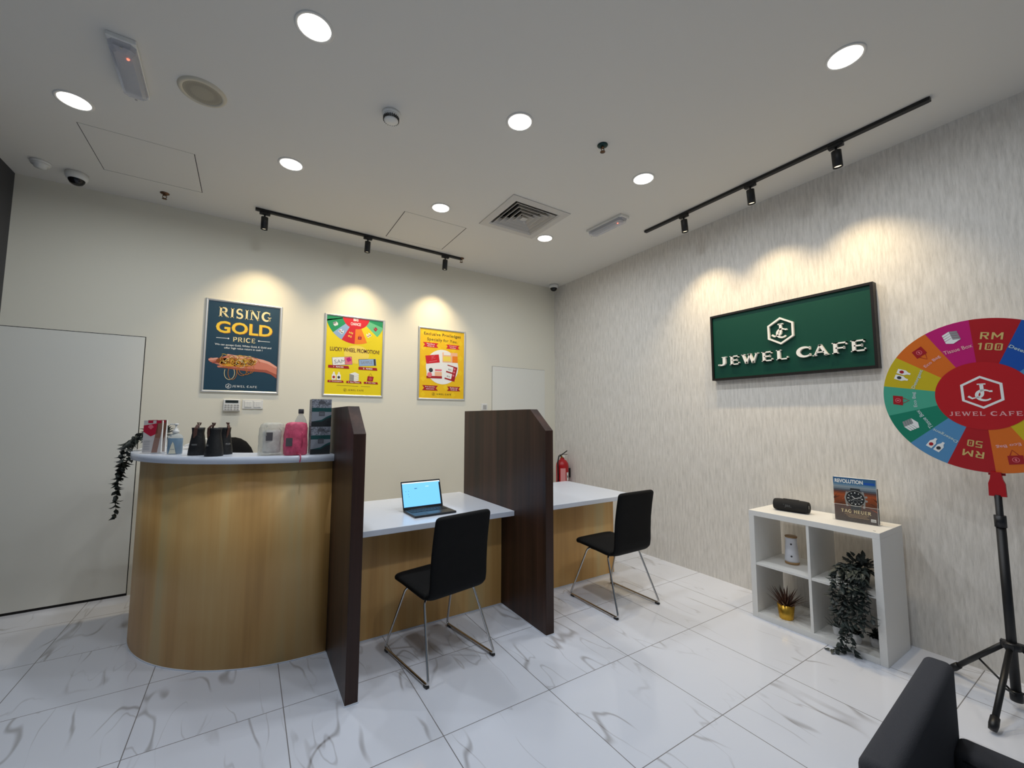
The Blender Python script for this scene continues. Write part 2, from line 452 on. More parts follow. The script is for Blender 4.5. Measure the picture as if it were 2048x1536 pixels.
# ------------------------------------------------------------------ ceiling fixtures
LENS = mat('downlight_lens', (255, 252, 246), 0.4, emit=(1.0, 0.97, 0.92), emit_s=9.0)
def make_downlight(loc, label):
    t = thing('downlight', label, 'ceiling light', loc, 0, 'recessed round downlights')
    MB().lathe([(0.073, 0.0), (0.074, -0.004), (0.083, -0.005), (0.088, -0.003), (0.088, 0.0)], m=CEIL, n=40, cap=False).build('trim_ring', t)
    MB().lathe([(0.0, -0.003), (0.06, -0.003), (0.0735, -0.0015)], m=LENS, n=40, cap=False).build('lens', t)
    lamp('downlight_lamp', 'AREA', t, (0, 0, -0.006), DOWN_W, DOWN_COL, shape='DISK', size=0.14, spread=math.radians(172))
    return t
XS = (-4.65, -3.50, -2.307, -1.138); YS = (-1.29, -2.58, -3.893)
dl_labels = {
    (0, 0): 'round downlight glowing beside the clear emergency light at the dark wall end',
    (1, 0): 'round downlight above the reception counter, in front of the black track over the posters',
    (2, 0): 'round downlight at the edge of the square access panel, above the first desk',
    (3, 0): 'round downlight touching the corner of the square air vent',
    (1, 1): 'large round downlight nearest to the round speaker grille at the top edge of the photo',
    (2, 1): 'round downlight in mid ceiling between the smoke detector and a sprinkler',
    (3, 1): 'round downlight between the sprinkler and the second emergency light',
    (3, 2): 'round downlight nearest the free end of the track over the shop sign'}
first = None
for j, y in enumerate(YS):
    for i, x in enumerate(XS):
        if (i, j) in ((0, 1), (0, 2)): continue
        lb = dl_labels.get((i, j), 'round downlight above the camera, past the top edge of the photo')
        if first is None: first = make_downlight((x, y, H), lb)
        else: dup(first, (x, y, H), lb)

# emergency lights
ETRANS = mat('emergency_lens', (214, 216, 226), 0.12, alpha=0.42)
LEDR = mat('red_led', (255, 70, 50), 0.3, emit=(1.0, 0.16, 0.08), emit_s=6)
def make_emergency(loc, rz, label, ledy):
    t = thing('emergency_light', label, 'emergency light', loc, rz, 'emergency bulkhead lights')
    MB().box((0, 0, -0.012), (0.115, 0.44, 0.024), WPLASTIC, bev=0.004).build('base', t)
    MB().box((0, 0, -0.031), (0.07, 0.36, 0.014), GPLASTIC, bev=0.003).build('reflector', t)
    b = MB()
    rings = []
    for z, ix, iy in ((-0.024, 0.0, 0.0), (-0.05, 0.004, 0.006), (-0.062, 0.02, 0.03), (-0.064, 0.05, 0.19)):
        w, l, c = 0.055 - ix, 0.21 - iy, 0.02 * (1 if z > -0.063 else 0.2)
        rings.append([(-w + c, -l, z), (w - c, -l, z), (w, -l + c, z), (w, l - c, z), (w - c, l, z), (-w + c, l, z), (-w, l - c, z), (-w, -l + c, z)])
    b.loft(rings, ETRANS, smooth=False); b.build('lens', t)
    MB().lathe([(0.0, -0.046), (0.005, -0.044), (0.0065, -0.038)], (0.012, ledy, 0), LEDR, 14).build('indicator_led', t)
    for s in (-1, 1): MB().cyl((0, s * 0.205, -0.055), (0, s * 0.205, -0.058), 0.006, GPLASTIC).build('screw', t)
    return t
make_emergency((-4.31, -1.80, H), 0.03, 'clear-lensed emergency light near the round speaker grille', -0.11)
make_emergency((-0.83, -1.88, H), 0.06, 'grey-lensed emergency light beside the square air vent', -0.12)

# round ceiling speaker
t = thing('ceiling_speaker', 'round beige speaker grille in the ceiling near the clear emergency light', 'speaker', (-3.995, -1.79, H))
BEIGE = mat('beige_metal', (208, 200, 180), 0.5)
MB().lathe([(0.093, -0.006), (0.096, -0.012), (0.112, -0.010), (0.118, 0.0)], m=BEIGE, n=48, cap=False).build('rim', t)
def grille():
    m, nt, b = new_mat('speaker_mesh'); N = nt.nodes; L = nt.links
    tc = N.new('ShaderNodeTexCoord'); v = N.new('ShaderNodeTexVoronoi'); v.inputs['Scale'].default_value = 220; v.inputs['Randomness'].default_value = 0
    L.new(tc.outputs['Object'], v.inputs['Vector']); r = N.new('ShaderNodeValToRGB')
    r.color_ramp.elements[0].position = 0.25; r.color_ramp.elements[0].color = (*lin((.47, .45, .40)), 1); r.color_ramp.elements[1].position = 0.4; r.color_ramp.elements[1].color = (*lin((.66, .63, .56)), 1)
    L.new(v.outputs['Distance'], r.inputs['Fac']); L.new(r.outputs['Color'], b.inputs['Base Color']); b.inputs['Roughness'].default_value = 0.5
    return m
MB().lathe([(0.0, -0.011), (0.05, -0.0105), (0.094, -0.007)], m=grille(), n=48, cap=False).build('grille', t)

# smoke detectors
def make_detector(loc, label, tall):
    t = thing('smoke_detector', label, 'smoke detector', loc)
    MB().lathe([(0.056, 0.0), (0.056, -0.014), (0.05, -0.018)], m=WPLASTIC, n=36).build('base', t)
    MB().lathe([(0.05, -0.018), (0.05, -0.026), (0.036, -0.03), (0.034, -0.05 * tall), (0.0, -0.055 * tall)], m=WPLASTIC, n=36).build('sensor_dome', t)
    if tall >= 1:
        b = MB()
        for k in range(22):
            a = 2 * PI * k / 22
            b.box((0.04 * math.cos(a), 0.04 * math.sin(a), -0.037), (0.016, 0.005, 0.022), mat('fin_shadow', (70, 68, 64), 0.6), rot=None)
            bmesh.ops.rotate(b.bm, cent=(0.04 * math.cos(a), 0.04 * math.sin(a), -0.037), matrix=Matrix.Rotation(a, 3, 'Z'), verts=b.bm.verts[-8:])
        b.build('vent_fins', t)
        MB().lathe([(0.043, -0.044), (0.043, -0.048), (0.03, -0.055), (0, -0.057)], m=WPLASTIC, n=36).build('cap', t)
    return t
make_detector((-3.02, -2.21, H), 'white smoke detector with dark side vents in mid ceiling', 1.0)
make_detector((-5.07, -0.32, H), 'plain white round detector beside the dome camera at the dark wall', 0.9)

# sprinklers
BRASS = mat('sprinkler_bronze', (112, 84, 62), 0.35, 0.9)
GREEN = mat('sprinkler_plate', (36, 62, 62), 0.35, 0.7)
def make_sprinkler(loc, label, pm, r=0.032):
    t = thing('sprinkler', label, 'sprinkler', loc, 0, 'ceiling sprinklers')
    MB().lathe([(r, 0.0), (r, -0.004), (r * 0.6, -0.012), (0.012, -0.014)], m=pm, n=28).build('escutcheon', t)
    b = MB(); b.cyl((0, 0, -0.01), (0, 0, -0.022), 0.011, BRASS)
    for s in (-1, 1): b.tube([(s * 0.010, 0, -0.02), (s * 0.014, 0, -0.032), (s * 0.006, 0, -0.046)], 0.0028, BRASS, 8)
    b.build('nozzle', t)
    b = MB().lathe([(0.0, -0.046), (0.016, -0.047), (0.018, -0.05), (0.0, -0.05)], m=BRASS, n=18); b.build('deflector', t)
    return t
make_sprinkler((-1.70, -2.70, H), 'sprinkler with a dark green plate in mid ceiling', GREEN, 0.036)
make_sprinkler((-4.365, -0.26, H), 'bronze sprinkler above the doorway side of the back wall', BRASS)
make_sprinkler((-1.64, -0.318, H), 'bronze sprinkler just past the end of the track over the posters', BRASS)

# dome cameras
DOME = mat('smoked_dome', (10, 10, 12), 0.08)
def make_camera(loc, label):
    t = thing('security_camera', label, 'camera', loc)
    MB().lathe([(0.066, 0.0), (0.066, -0.03), (0.06, -0.045), (0.05, -0.05)], m=WPLASTIC, n=36).build('housing', t)
    MB().lathe([(0.05, -0.046), (0.047, -0.062), (0.036, -0.08), (0.018, -0.09), (0.0, -0.092)], m=DOME, n=36, cap=False).build('dome', t)
    return t
make_camera((-4.895, -0.25, H), 'white dome camera with black lens cover beside the plain white detector')
make_camera((-0.115, -0.135, H), 'white dome camera tucked in the corner where the two walls meet')

# access panels
def access_panel(x0, x1, y0, y1, gaps, label):
    t = thing('access_panel', label, 'ceiling panel', ((x0 + x1) / 2, (y0 + y1) / 2, H))
    w, d = x1 - x0, y1 - y0; gn, gf, gl, gr = gaps      # near, far, and the two sides
    b = MB()
    for sx, sy, lx, ly in ((0, d / 2 - gf / 2, w, gf), (0, -d / 2 + gn / 2, w, gn), (w / 2 - gr / 2, 0, gr, d), (-w / 2 + gl / 2, 0, gl, d)): b.box((sx, sy, -0.0004), (lx, ly, 0.0010), GAP)
    b.build('edge_gap', t)
    MB().box(((gl - gr) / 2, (gn - gf) / 2, -0.0005), (w - gl - gr, d - gn - gf, 0.001), CEIL).build('panel', t)
access_panel(-2.563, -1.935, -1.056, -0.436, (.0015, .0022, .006, .007), 'square flush access panel in the ceiling behind the track over the posters')
access_panel(-4.702, -4.095, -1.048, -0.444, (.0006, .004, .004, .005), 'square flush access panel in the ceiling near the bronze sprinkler and dark wall')

# square air vent with nested vanes
t = thing('air_vent', 'square white ceiling air vent with four nested rings of vanes', 'air vent', (VX, VY, H))
VENTW = mat('vent_white', (206, 202, 196), 0.5)
INSIDE = mat('duct_black', (18, 18, 19), 0.9)
def sq(h, z): return [(-h, -h, z), (h, -h, z), (h, h, z), (-h, h, z)]
fr = MB()
def sq_ring(b, h0, z0, h1, z1, m):
    a, c = sq(h0, z0), sq(h1, z1)
    for k in range(4): b.quad([a[k], a[(k + 1) % 4], c[(k + 1) % 4], c[k]], m)
sq_ring(fr, 0.312, 0.0, 0.312, -0.008, VENTW); sq_ring(fr, 0.312, -0.008, 0.245, -0.012, VENTW); sq_ring(fr, 0.245, -0.012, 0.231, 0.0, VENTW); sq_ring(fr, 0.231, 0.0, 0.231, 0.06, VENTW)
fr.build('frame', t)
bx = MB(); sq_ring(bx, 0.235, 0.0, 0.235, 0.13, INSIDE); bx.quad(sq(0.235, 0.13), INSIDE); bx.build('duct', t)
for k, h in enumerate((0.215, 0.168, 0.121, 0.074)):
    v = MB(); z = -0.009
    sq_ring(v, h, z, h - 0.034, z + 0.05, VENTW); sq_ring(v, h, z, h - 0.004, z - 0.001, VENTW); sq_ring(v, h - 0.004, z - 0.001, h - 0.037, z + 0.049, VENTW)
    v.build('vane', t)
v = MB(); sq_ring(v, 0.03, -0.01, 0.012, 0.03, VENTW); v.quad(sq(0.03, -0.01), VENTW); v.build('centre_plate', t)
MB().cyl((0.02, 0.03, -0.009), (0.02, 0.03, -0.018), 0.008, VENTW).build('adjuster', t)

# light tracks and their spotlights
def make_track(a, b, label):
    a, b = Vector(a), Vector(b); d = b - a; L_ = d.length; rz = math.atan2(d.y, d.x)
    t = thing('light_track', label, 'track', tuple((a + b) / 2), rz)
    MB().box((0, 0, -0.011), (L_, 0.036, 0.022), BLACK, bev=0.002).build('rail', t)
    for s in (-1, 1): MB().box((s * (L_ / 2 + 0.004), 0, -0.011), (0.012, 0.034, 0.021), BLACKP, bev=0.002).build('end_cap', t)
make_track((-3.705, -0.392, H), (-1.662, -0.322, H), 'black ceiling track running above the three posters')
make_track((-0.392, -1.985, H), (-0.392, -4.04, H), 'black ceiling track running along the wallpapered wall above the shop sign')
SPOTLENS = mat('spot_lens', (255, 240, 214), 0.3, emit=(1.0, 0.86, 0.62), emit_s=3)
def make_spot(loc, tilt_axis, tilt, label, rz):
    """adapter under the rail, a short stem and a cylinder head leaning to the wall"""
    t = thing('track_spotlight', label, 'spotlight', loc, rz)
    MB().box((0, 0, -0.012), (0.085, 0.034, 0.024), BLACKP, bev=0.004).build('adapter', t)
    MB().cyl((0, 0, -0.02), (0, 0, -0.05), 0.007, BLACKP).build('stem', t)
    q = Quaternion(tilt_axis, tilt); d = q @ Vector((0, 0, -1)); top = Vector((0, 0, -0.046)); L_ = 0.112
    h = MB().lathe([(0.012, 0.0), (0.027, 0.0), (0.0285, 0.002), (0.0285, L_), (0.0265, L_), (0.0255, L_ - 0.012), (0.0, L_ - 0.013)], top, BLACK, 32, d, cap=False).build('lamp_head', t)
    MB().lathe([(0.0, L_ - 0.011), (0.0252, L_ - 0.011)], top, SPOTLENS, 28, d, cap=False).build('lens', h)
    ld = bpy.data.lights.new('spot_lamp', 'SPOT'); ld.energy = SPOT_W; ld.color = SPOT_COL; ld.spot_size = math.radians(92); ld.spot_blend = 1.0; ld.shadow_soft_size = 0.02
    o = bpy.data.objects.new('spot_lamp', ld); COL.objects.link(o); o.parent = t
    o.location = top + d * (L_ + 0.004)
    dd = Quaternion(tilt_axis, tilt * 1.6) @ Vector((0, 0, -1)); o.rotation_mode = 'QUATERNION'; o.rotation_quaternion = dd.to_track_quat('-Z', 'Y')
    return t
ZT = H - 0.022
for (x, y), w in zip(((-3.64, -0.389), (-2.722, -0.358), (-1.848, -0.328)), ('blue gold poster', 'lucky wheel poster', 'yellow card poster')):
    make_spot((x, y, ZT), (1, 0, 0), math.radians(7), 'black track spotlight shining on the ' + w, 0.034)
for y, w in ((-2.413, 'far end, closest to the room corner'), (-3.01, 'middle of the three, over the sign lettering'), (-3.583, 'near end, over the high corner')):
    make_spot((-0.392, y, ZT), (0, 1, 0) if False else (1, 0, 0), math.radians(7), 'black track spotlight above the green shop sign, ' + w, -PI / 2)

# ------------------------------------------------------------------ posters
SNAP = mat('snap_frame_silver', (214, 214, 212), 0.35, 0.75)
def frame(name_label, cx, cz, w, h, bar):
    t = thing('framed_poster', name_label, 'poster', (cx, 0, cz), 0, 'framed posters on the back wall')
    for nm, (x0, z0, x1, z1), vert in (('frame_bar', (-w / 2, h / 2 - bar, w / 2, h / 2), 0), ('frame_bar', (-w / 2, -h / 2, w / 2, -h / 2 + bar), 0), ('frame_bar', (-w / 2, -h / 2, -w / 2 + bar, h / 2), 1), ('frame_bar', (w / 2 - bar, -h / 2, w / 2, h / 2), 1)):
        b = MB()
        # rounded bar section, mitred by overlap
        prof = [(0.0, 0.0), (0.0, 0.008), (0.2, 0.014), (0.5, 0.016), (0.8, 0.014), (1.0, 0.010), (1.0, 0.0)]
        if vert:
            s = 1 if x0 < 0 else -1; o = x0 if s > 0 else x1
            A = [(o + s * p * bar, -d - 0.0002, z0 + (p * bar)) for p, d in prof]; B = [(o + s * p * bar, -d - 0.0002, z1 - (p * bar)) for p, d in prof]
        else:
            s = -1 if z0 > 0 else 1; o = z1 if s < 0 else z0
            A = [(x0 + p * bar, -d, o + s * p * bar) for p, d in prof]; B = [(x1 - p * bar, -d, o + s * p * bar) for p, d in prof]
        b.loft([A, B], SNAP, smooth=False); b.build(nm, t)
    MB().box((0, -0.002, 0), (w - bar, 0.004, h - bar), GPLASTIC).build('backing_board', t)
    return t, Print((0, -0.006, 0), (1, 0, 0), (0, 0, 1), (0, -1, 0))

NAVY = ink('teal_navy', (24, 62, 82)); NAVY2 = ink('teal_mid', (44, 88, 108)); GOLD = ink('gold_yellow', (252, 208, 60)); CREAM = ink('cream', (244, 226, 170)); WH = ink('white', (244, 244, 240))
ORNG = ink('gold_dark', (196, 116, 20)); SKIN = ink('skin', (214, 128, 104)); SKIN2 = ink('skin_shade', (166, 84, 64)); SKIN3 = ink('skin_light', (238, 168, 146)); DGOLD = ink('gold_brown', (140, 72, 16)); GOLD2 = ink('gold_soft', (240, 176, 70)); ORNG2 = ink('gold_orange', (222, 136, 34))
t, p = frame('dark blue poster about gold prices with a hand of gold chains, above the keypad', -3.752, 2.118, 0.618, 0.872, 0.022)
p.rect(-.29, -.416, .29, .416, NAVY, 0)
p.serif('RISING', .008, .318, .43, .092, CREAM, 2)
for dx, m, lv in ((.004, ORNG, 2), (0, GOLD, 3)): p.text('GOLD', .004 + dx, .178 - dx, .452, .112, m, lv, bold=0.022)
p.serif('PRICE', .005, .07, .185, .045, CREAM, 2)
for s in (-1, 1): p.line([(s * .215, .073), (s * .125, .073)], .0045, WH, 2); p.disc(s * .122, .073, .007, WH, 2, n=12)
p.text('We can accept Gold, White Gold, K Gold and', .003, .010, .45, .022, WH, 2, bold=0.012)
p.text('offer high value return in cash !', .003, -.018, .306, .022, WH, 2, bold=0.012)
hand = [(-.262, -.128), (-.246, -.118), (-.205, -.124), (-.165, -.108), (-.123, -.086), (-.10, -.078), (-.03, -.088), (.04, -.086), (.10, -.094), (.165, -.106), (.22, -.124), (.285, -.168), (.285, -.282),
        (.235, -.244), (.18, -.228), (.12, -.226), (.05, -.226), (-.02, -.22), (-.08, -.206), (-.14, -.206), (-.188, -.204), (-.196, -.19), (-.17, -.182), (-.2, -.174), (-.24, -.158), (-.262, -.143)]
p.poly(hand, SKIN, 1)
p.poly([(-.188, -.204), (-.14, -.206), (-.02, -.22), (.05, -.226), (.12, -.226), (.18, -.228), (.235, -.244), (.285, -.282), (.285, -.245), (.2, -.205), (.1, -.2), (-.02, -.2), (-.12, -.192)], SKIN2, 2)
p.poly([(-.10, -.078), (.04, -.086), (.165, -.106), (.22, -.124), (.285, -.168), (.285, -.185), (.2, -.142), (.1, -.118), (0, -.106), (-.09, -.1)], SKIN3, 2)
for k, (fx, fy, ln) in enumerate(((-.262, -.136, .07), (-.252, -.15, .085), (-.236, -.162, .08))): p.poly(strip([(fx, fy), (fx + ln * .6, fy + .008), (fx + ln, fy + .012)], [.012, .02, .022]), (SKIN3, SKIN, SKIN2)[k], 2)
p.poly(strip([(-.123, -.08), (-.06, -.092), (.0, -.1)], [.014, .022, .02]), SKIN3, 3)
for cx, cy, rx, ry, m in ((-.15, -.14, .055, .03, DGOLD), (-.1, -.15, .07, .042, ORNG2), (-.03, -.15, .06, .04, ORNG), (.04, -.145, .055, .036, ORNG2), (.075, -.14, .035, .03, ORNG)): p.disc(cx, cy, rx, m, 3, ry=ry, n=16)
rnd = random.Random(4)
for k in range(70):
    cx = -.12 + .23 * rnd.random() - .02; cy = -.145 + .05 * rnd.random() - .015; r = .012 + .022 * rnd.random()
    a0 = rnd.random() * 360; th = rnd.uniform(-.9, .9); fx = rnd.uniform(.7, 1.9); p.polys([strip(arc(0, 0, r * fx, r, a0, a0 + 120 + 190 * rnd.random(), 12), .0034)], (GOLD2, CREAM, DGOLD, ORNG)[k % 4] if k % 7 else GOLD, 4 + (k % 3), cx, cy, rot=th)
for cx, cy, rx, ry in ((-.098, -.25, .04, .062), (-.075, -.245, .034, .066), (.0, -.215, .04, .055), (.025, -.21, .05, .05), (.06, -.2, .035, .045)):
    p.poly(strip(arc(cx, cy, rx, ry, 150, 395, 22), .0038), CREAM if cx < -.09 else ORNG, 7)
p.polys(emblem(.024), WH, 2, -.1, -.373); p.serif('JEWEL CAFE', .028, -.373, .2, .02, WH, 2)
p.build('printed_sheet', t)

YEL = ink('yellow', (240, 216, 6)); YEL2 = ink('pale_yellow', (250, 222, 90)); REDP = ink('red', (214, 22, 36)); REDD = ink('dark_red', (168, 14, 24)); BRN = ink('brown', (96, 44, 14))
GRN = ink('green', (22, 150, 92)); MINT = ink('mint', (104, 196, 140)); LBL = ink('light_blue', (150, 178, 214)); ORG = ink('orange', (246, 134, 20)); MAG = ink('magenta', (196, 20, 120)); BLU = ink('blue', (20, 84, 176))
TEAL = ink('teal_green', (12, 124, 94)); AQUA = ink('sky', (86, 146, 190)); OLV = ink('mustard', (214, 184, 22)); ORB = ink('burnt_orange', (222, 116, 24)); GREY = ink('grey', (150, 150, 150)); DGR = ink('dark_grey', (52, 54, 58)); PNK = ink('pink', (236, 120, 132)); PEACH = ink('peach', (248, 190, 150))

def icon(p, kind, cx, cy, s, rot, lv):
    """small prize pictures, drawn upright then turned: tissue stack, shopping bag, detergent bottles"""
    def P_(L_, m, l): p.polys([[(x * s, y * s) for x, y in q] for q in L_], m, l, cx, cy, rot=rot)
    if kind == 'tissue':
        for k in range(4):
            y = -.42 + k * .2
            P_([[(-.5, y), (-.02, y - .14), (-.02, y + .04), (-.5, y + .17)]], GREY, lv)
            P_([[(-.02, y - .14), (.5, y + .04), (.5, y + .2), (-.02, y + .04)]], WH, lv)
        P_([[(-.5, .34), (-.02, .22), (.5, .38), (.06, .56)]], WH, lv + 1)
    elif kind == 'bag':
        P_([[(-.5, -.42), (.34, -.5), (.5, .2), (-.36, .3)]], REDD, lv)
        P_([strip([(-.22, .28), (.06, .72), (.3, .22)], .05)], REDD, lv)
        P_([strip(arc(0, -.1, .19, .19, 0, 360, 16), .04)], PNK, lv + 1); P_([rect(-.05, -.2, .05, .0)], PNK, lv + 1)
    else:
        for dx, c in ((-.3, REDD), (.28, DGR)):
            P_([[(dx - .22, -.5), (dx + .22, -.5), (dx + .24, .08), (dx + .1, .3), (dx + .08, .5), (dx - .08, .5), (dx - .1, .3), (dx - .24, .08)]], WH, lv)
            P_([arc(dx, -.16, .15, .17, 0, 360, 14)[:-1]], c, lv + 1)

def ribbon(p, x0, x1, y, h, m, lv, txt, tw, two=None):
    s = h * .45
    p.poly([(x0, y - h / 2), (x1, y - h / 2), (x1 + s * .5, y - h / 2), (x1 - s * .2, y + h / 2), (x0, y + h / 2)] if two is None else
           [(x0, y - h / 2), (x1, y - h / 2), (x1 - s, y), (x1, y + h / 2), (x0, y + h / 2), (x0 + s, y)], m, lv)
    if two: p.text(txt, (x0 + x1) / 2, y + h * .2, tw, h * .26, WH, lv + 1, bold=.02); p.text(two, (x0 + x1) / 2, y - h * .2, tw * .85, h * .26, WH, lv + 1, bold=.02)
    else: p.text(txt, (x0 + x1) / 2, y, tw, h * .5, WH, lv + 1, bold=.03)

t, p = frame('yellow poster headed by half a prize wheel, hanging between the two other posters', -2.741, 2.116, 0.622, 0.873, 0.021)
p.rect(-.29, -.416, .29, .416, YEL, 0); p.rect(-.29, .385, .29, .416, GREY, .5)
def half(c0, a0, a1, r0, r1, m, lv):
    A = [(x, y) for x, y in arc(c0[0], c0[1], r1, r1, a0, a1, 10) if True] + arc(c0[0], c0[1], r0, r0, a1, a0, 8)
    A = [(max(-.289, min(.289, x)), min(.416, y)) for x, y in A]; p.poly(A, m, lv)
C0 = (0.004, .44)
for a0, a1, m in ((180, 196, GRN), (193, 221, GRN), (221, 242, LBL), (242, 268, REDP), (268, 293, ORG), (293, 318, YEL), (318, 342, MINT), (342, 360, GRN)): half(C0, a0, a1, .12, .306, m, 1)
p.poly([(x, min(.416, y)) for x, y in arc(C0[0], C0[1], .142, .142, 180, 360, 24)], REDP, 2)
p.text('BIG', .0, .398, .05, .026, WH, 4, bold=.03); p.text('CHANCE!', .0, .352, .105, .032, WH, 3, bold=.02)
for k, (kind, a) in enumerate((('tissue', 207), ('det', 231), ('bag', 280), ('det', 305), ('bag', 330))): icon(p, kind, C0[0] + .235 * math.cos(math.radians(a)), C0[1] + .235 * math.sin(math.radians(a)), .044, math.radians(a - 90 + 180), 2)
for r_, s in ((.195, 'RM'), (.235, '50')): p.text(s, C0[0] + r_ * math.cos(math.radians(255)), C0[1] + r_ * math.sin(math.radians(255)), .04, .02, YEL2, 2, bold=.02, rot=math.radians(255 + 90 - 180))
p.disc(0.02, 0.02, .13, YEL2, 1, ry=.10)
p.text('LUCKY WHEEL PROMOTION!', .005, .064, .51, .044, BRN, 2, bold=.02)
p.rrect(-.125, -.06, .2, .088, .12, GREY, 1); p.rrect(-.124, -.059, .192, .08, .12, WH, 2); p.rrect(-.065, -.052, .075, .078, .12, PNK, 3); p.rrect(-.06, -.04, .04, .04, .5, MAG, 4); p.text('SAM', -.15, -.066, .11, .04, GREY, 4, rot=.12)
p.rrect(.135, -.058, .185, .078, .1, GREY, 1); p.rrect(.135, -.058, .178, .07, .1, LBL, 2); p.rrect(.212, -.05, .02, .07, .1, DGR, 3); p.text('SAMPLE', .125, -.058, .12, .03, GREY, 4, rot=.1)
ribbon(p, -.262, -.058, -.125, .03, REDD, 3, '1  RM100', .1); ribbon(p, .042, .238, -.126, .03, REDD, 3, '2  RM50', .1)
icon(p, 'det', -.178, -.222, .085, 0, 2); icon(p, 'tissue', 0, -.225, .095, 0, 2); icon(p, 'bag', .17, -.228, .075, .05, 2)
ribbon(p, -.262, -.108, -.28, .022, REDD, 4, '3  Detergent', .12); ribbon(p, -.077, .075, -.281, .022, REDD, 4, '4  Box Tissue', .12); ribbon(p, .103, .25, -.281, .022, REDD, 4, '5  Eco Bag', .1)
p.line([(-.172, -.322), (.045, -.322)], .003, BRN, 1); p.line([(.075, -.322), (.172, -.322)], .003, BRN, 1)
p.polys(emblem(.018), BRN, 1, -.088, -.367); p.serif('JEWEL CAFE', .022, -.367, .165, .016, BRN, 1)
p.build('printed_sheet', t)

YG = ink('golden_yellow', (246, 196, 4)); YG2 = ink('golden_yellow_light', (250, 208, 20)); BLK = ink('black', (30, 24, 18))
t, p = frame('golden yellow poster with four cards in a white circle, nearest the second divider', -1.728, 2.103, 0.612, 0.866, 0.02)
p.rect(-.286, -.413, .286, .413, YG, 0)
rnd = random.Random(9)
for i in range(6):
    for j in range(9):
        if (i + j) % 2 == 0: p.rrect(-.24 + i * .096, -.37 + j * .092, .05, .05, PI / 4, YG2, 1)
p.text('Exclusive Priviledges', 0, .352, .475, .046, BLK, 3, bold=.006, sp=1.1); p.text('Specially for You.', -.002, .287, .39, .046, BLK, 3, bold=.004, sp=1.1)
ribbon(p, -.248, -.055, .222, .056, REDP, 2, 'Members', .1, 'Card'); ribbon(p, .045, .226, .222, .05, REDP, 2, 'Coupon', .1, 'Voucher')
p.disc(.002, -.034, .21, WH, 2)
p.rrect(-.125, .054, .17, .098, .16, REDP, 3); p.text('JC', -.118, .072, .05, .045, PNK, 4, rot=.16); p.line([(-.17, .018), (-.07, .04)], .006, PNK, 4)
p.rrect(.1, .088, .2, .122, .03, PEACH, 3); p.rrect(.165, .07, .07, .08, .03, ORG, 4); p.rrect(.06, .13, .09, .03, .03, WH, 4); p.rrect(.06, .07, .1, .06, .03, YEL2, 4)
p.rrect(-.1, -.112, .195, .12, .02, WH, 3); p.rrect(-.1, -.162, .195, .028, .02, REDD, 4); p.disc(-.145, -.08, .026, DGR, 4, n=18); p.disc(-.16, -.135, .03, PNK, 5, n=18); p.rrect(-.05, -.075, .085, .022, .02, PNK, 4); p.rrect(-.05, -.12, .09, .05, .02, PEACH, 4)
p.rrect(.115, -.102, .135, .182, -.22, REDD, 3); p.rrect(.098, -.052, .085, .066, -.22, WH, 4); p.rrect(.082, -.135, .085, .066, -.22, WH, 4); p.text('RM', .098, -.06, .04, .018, DGR, 5, rot=-.22); p.text('RM', .082, -.145, .04, .018, DGR, 5, rot=-.22)
for y in (-.05, -.09, -.13): p.rrect(.155 + (y + .09) * .2, y, .022, .022, .5, PNK, 4)
ribbon(p, -.25, -.052, -.293, .06, REDD, 2, 'Free jewelry', .12, 'cleaning service'); ribbon(p, .065, .243, -.293, .054, REDD, 2, 'Referral', .1, 'Card')
p.polys(emblem(.02), BLK, 2, -.108, -.364); p.serif('JEWEL CAFE', .024, -.364, .2, .018, BLK, 2)
p.build('printed_sheet', t)

# ------------------------------------------------------------------ shop sign on the wallpapered wall
SGREEN = mat('sign_green', (0, 64, 50), 0.5, spec=0.25); SBLK = mat('sign_black_wood', (20, 15, 13), 0.45, spec=0.3); LETTER = mat('sign_letter_white', (240, 238, 232), 0.35)
sy, sz, sw, sh = -3.0285, 2.1075, 1.207, 0.604
t = thing('shop_sign', 'green framed shop sign with raised white lettering on the wallpapered wall', 'sign', (0, sy, sz))
for c, d in (((-0.03, 0, sh / 2 - 0.009), (0.06, sw, 0.018)), ((-0.03, 0, -sh / 2 + 0.009), (0.06, sw, 0.018)), ((-0.03, sw / 2 - 0.009, 0), (0.06, 0.018, sh - 0.036)), ((-0.03, -sw / 2 + 0.009, 0), (0.06, 0.018, sh - 0.036))):
    MB().box(c, d, SBLK).build('frame_bar', t)
MB().box((-0.024, 0, 0), (0.046, sw - 0.036, sh - 0.036), SGREEN).build('panel', t)
# letters: across the sign is -y, up is z, they stand off the panel towards -x
def raised(polys, depth, name, x0=-0.047):
    b = MB()
    for q in polys:
        a = sum(q[i][0] * q[(i + 1) % len(q)][1] - q[(i + 1) % len(q)][0] * q[i][1] for i in range(len(q)))
        b.prism(q if a > 0 else q[::-1], 0, depth, LETTER, X=(0, -1, 0), Y=(0, 0, 1), O=(x0, 0, 0))
    return b.build(name, t)
cap = 0.081; base = 1.932 - sz
for ch, y0, y1 in (('J', -2.494, -2.572), ('E', -2.602, -2.685), ('W', -2.706, -2.852), ('E', -2.876, -2.96), ('L', -2.99, -3.076), ('C', -3.137, -3.234), ('A', -3.247, -3.354), ('F', -3.374, -3.466), ('E', -3.487, -3.572)):
    adv, ps = serif_glyph(ch)
    xs = [x for q in ps for x, _ in q]; a, b_ = min(xs), max(xs)
    raised([[((-(y0 - sy)) + (x - a) / (b_ - a) * (y0 - y1), base + y * cap) for x, y in q] for q in ps], 0.022, 'letter')
raised([[(x, y + 2.168 - sz) for x, y in q] for q in emblem(0.112)], 0.02, 'emblem')

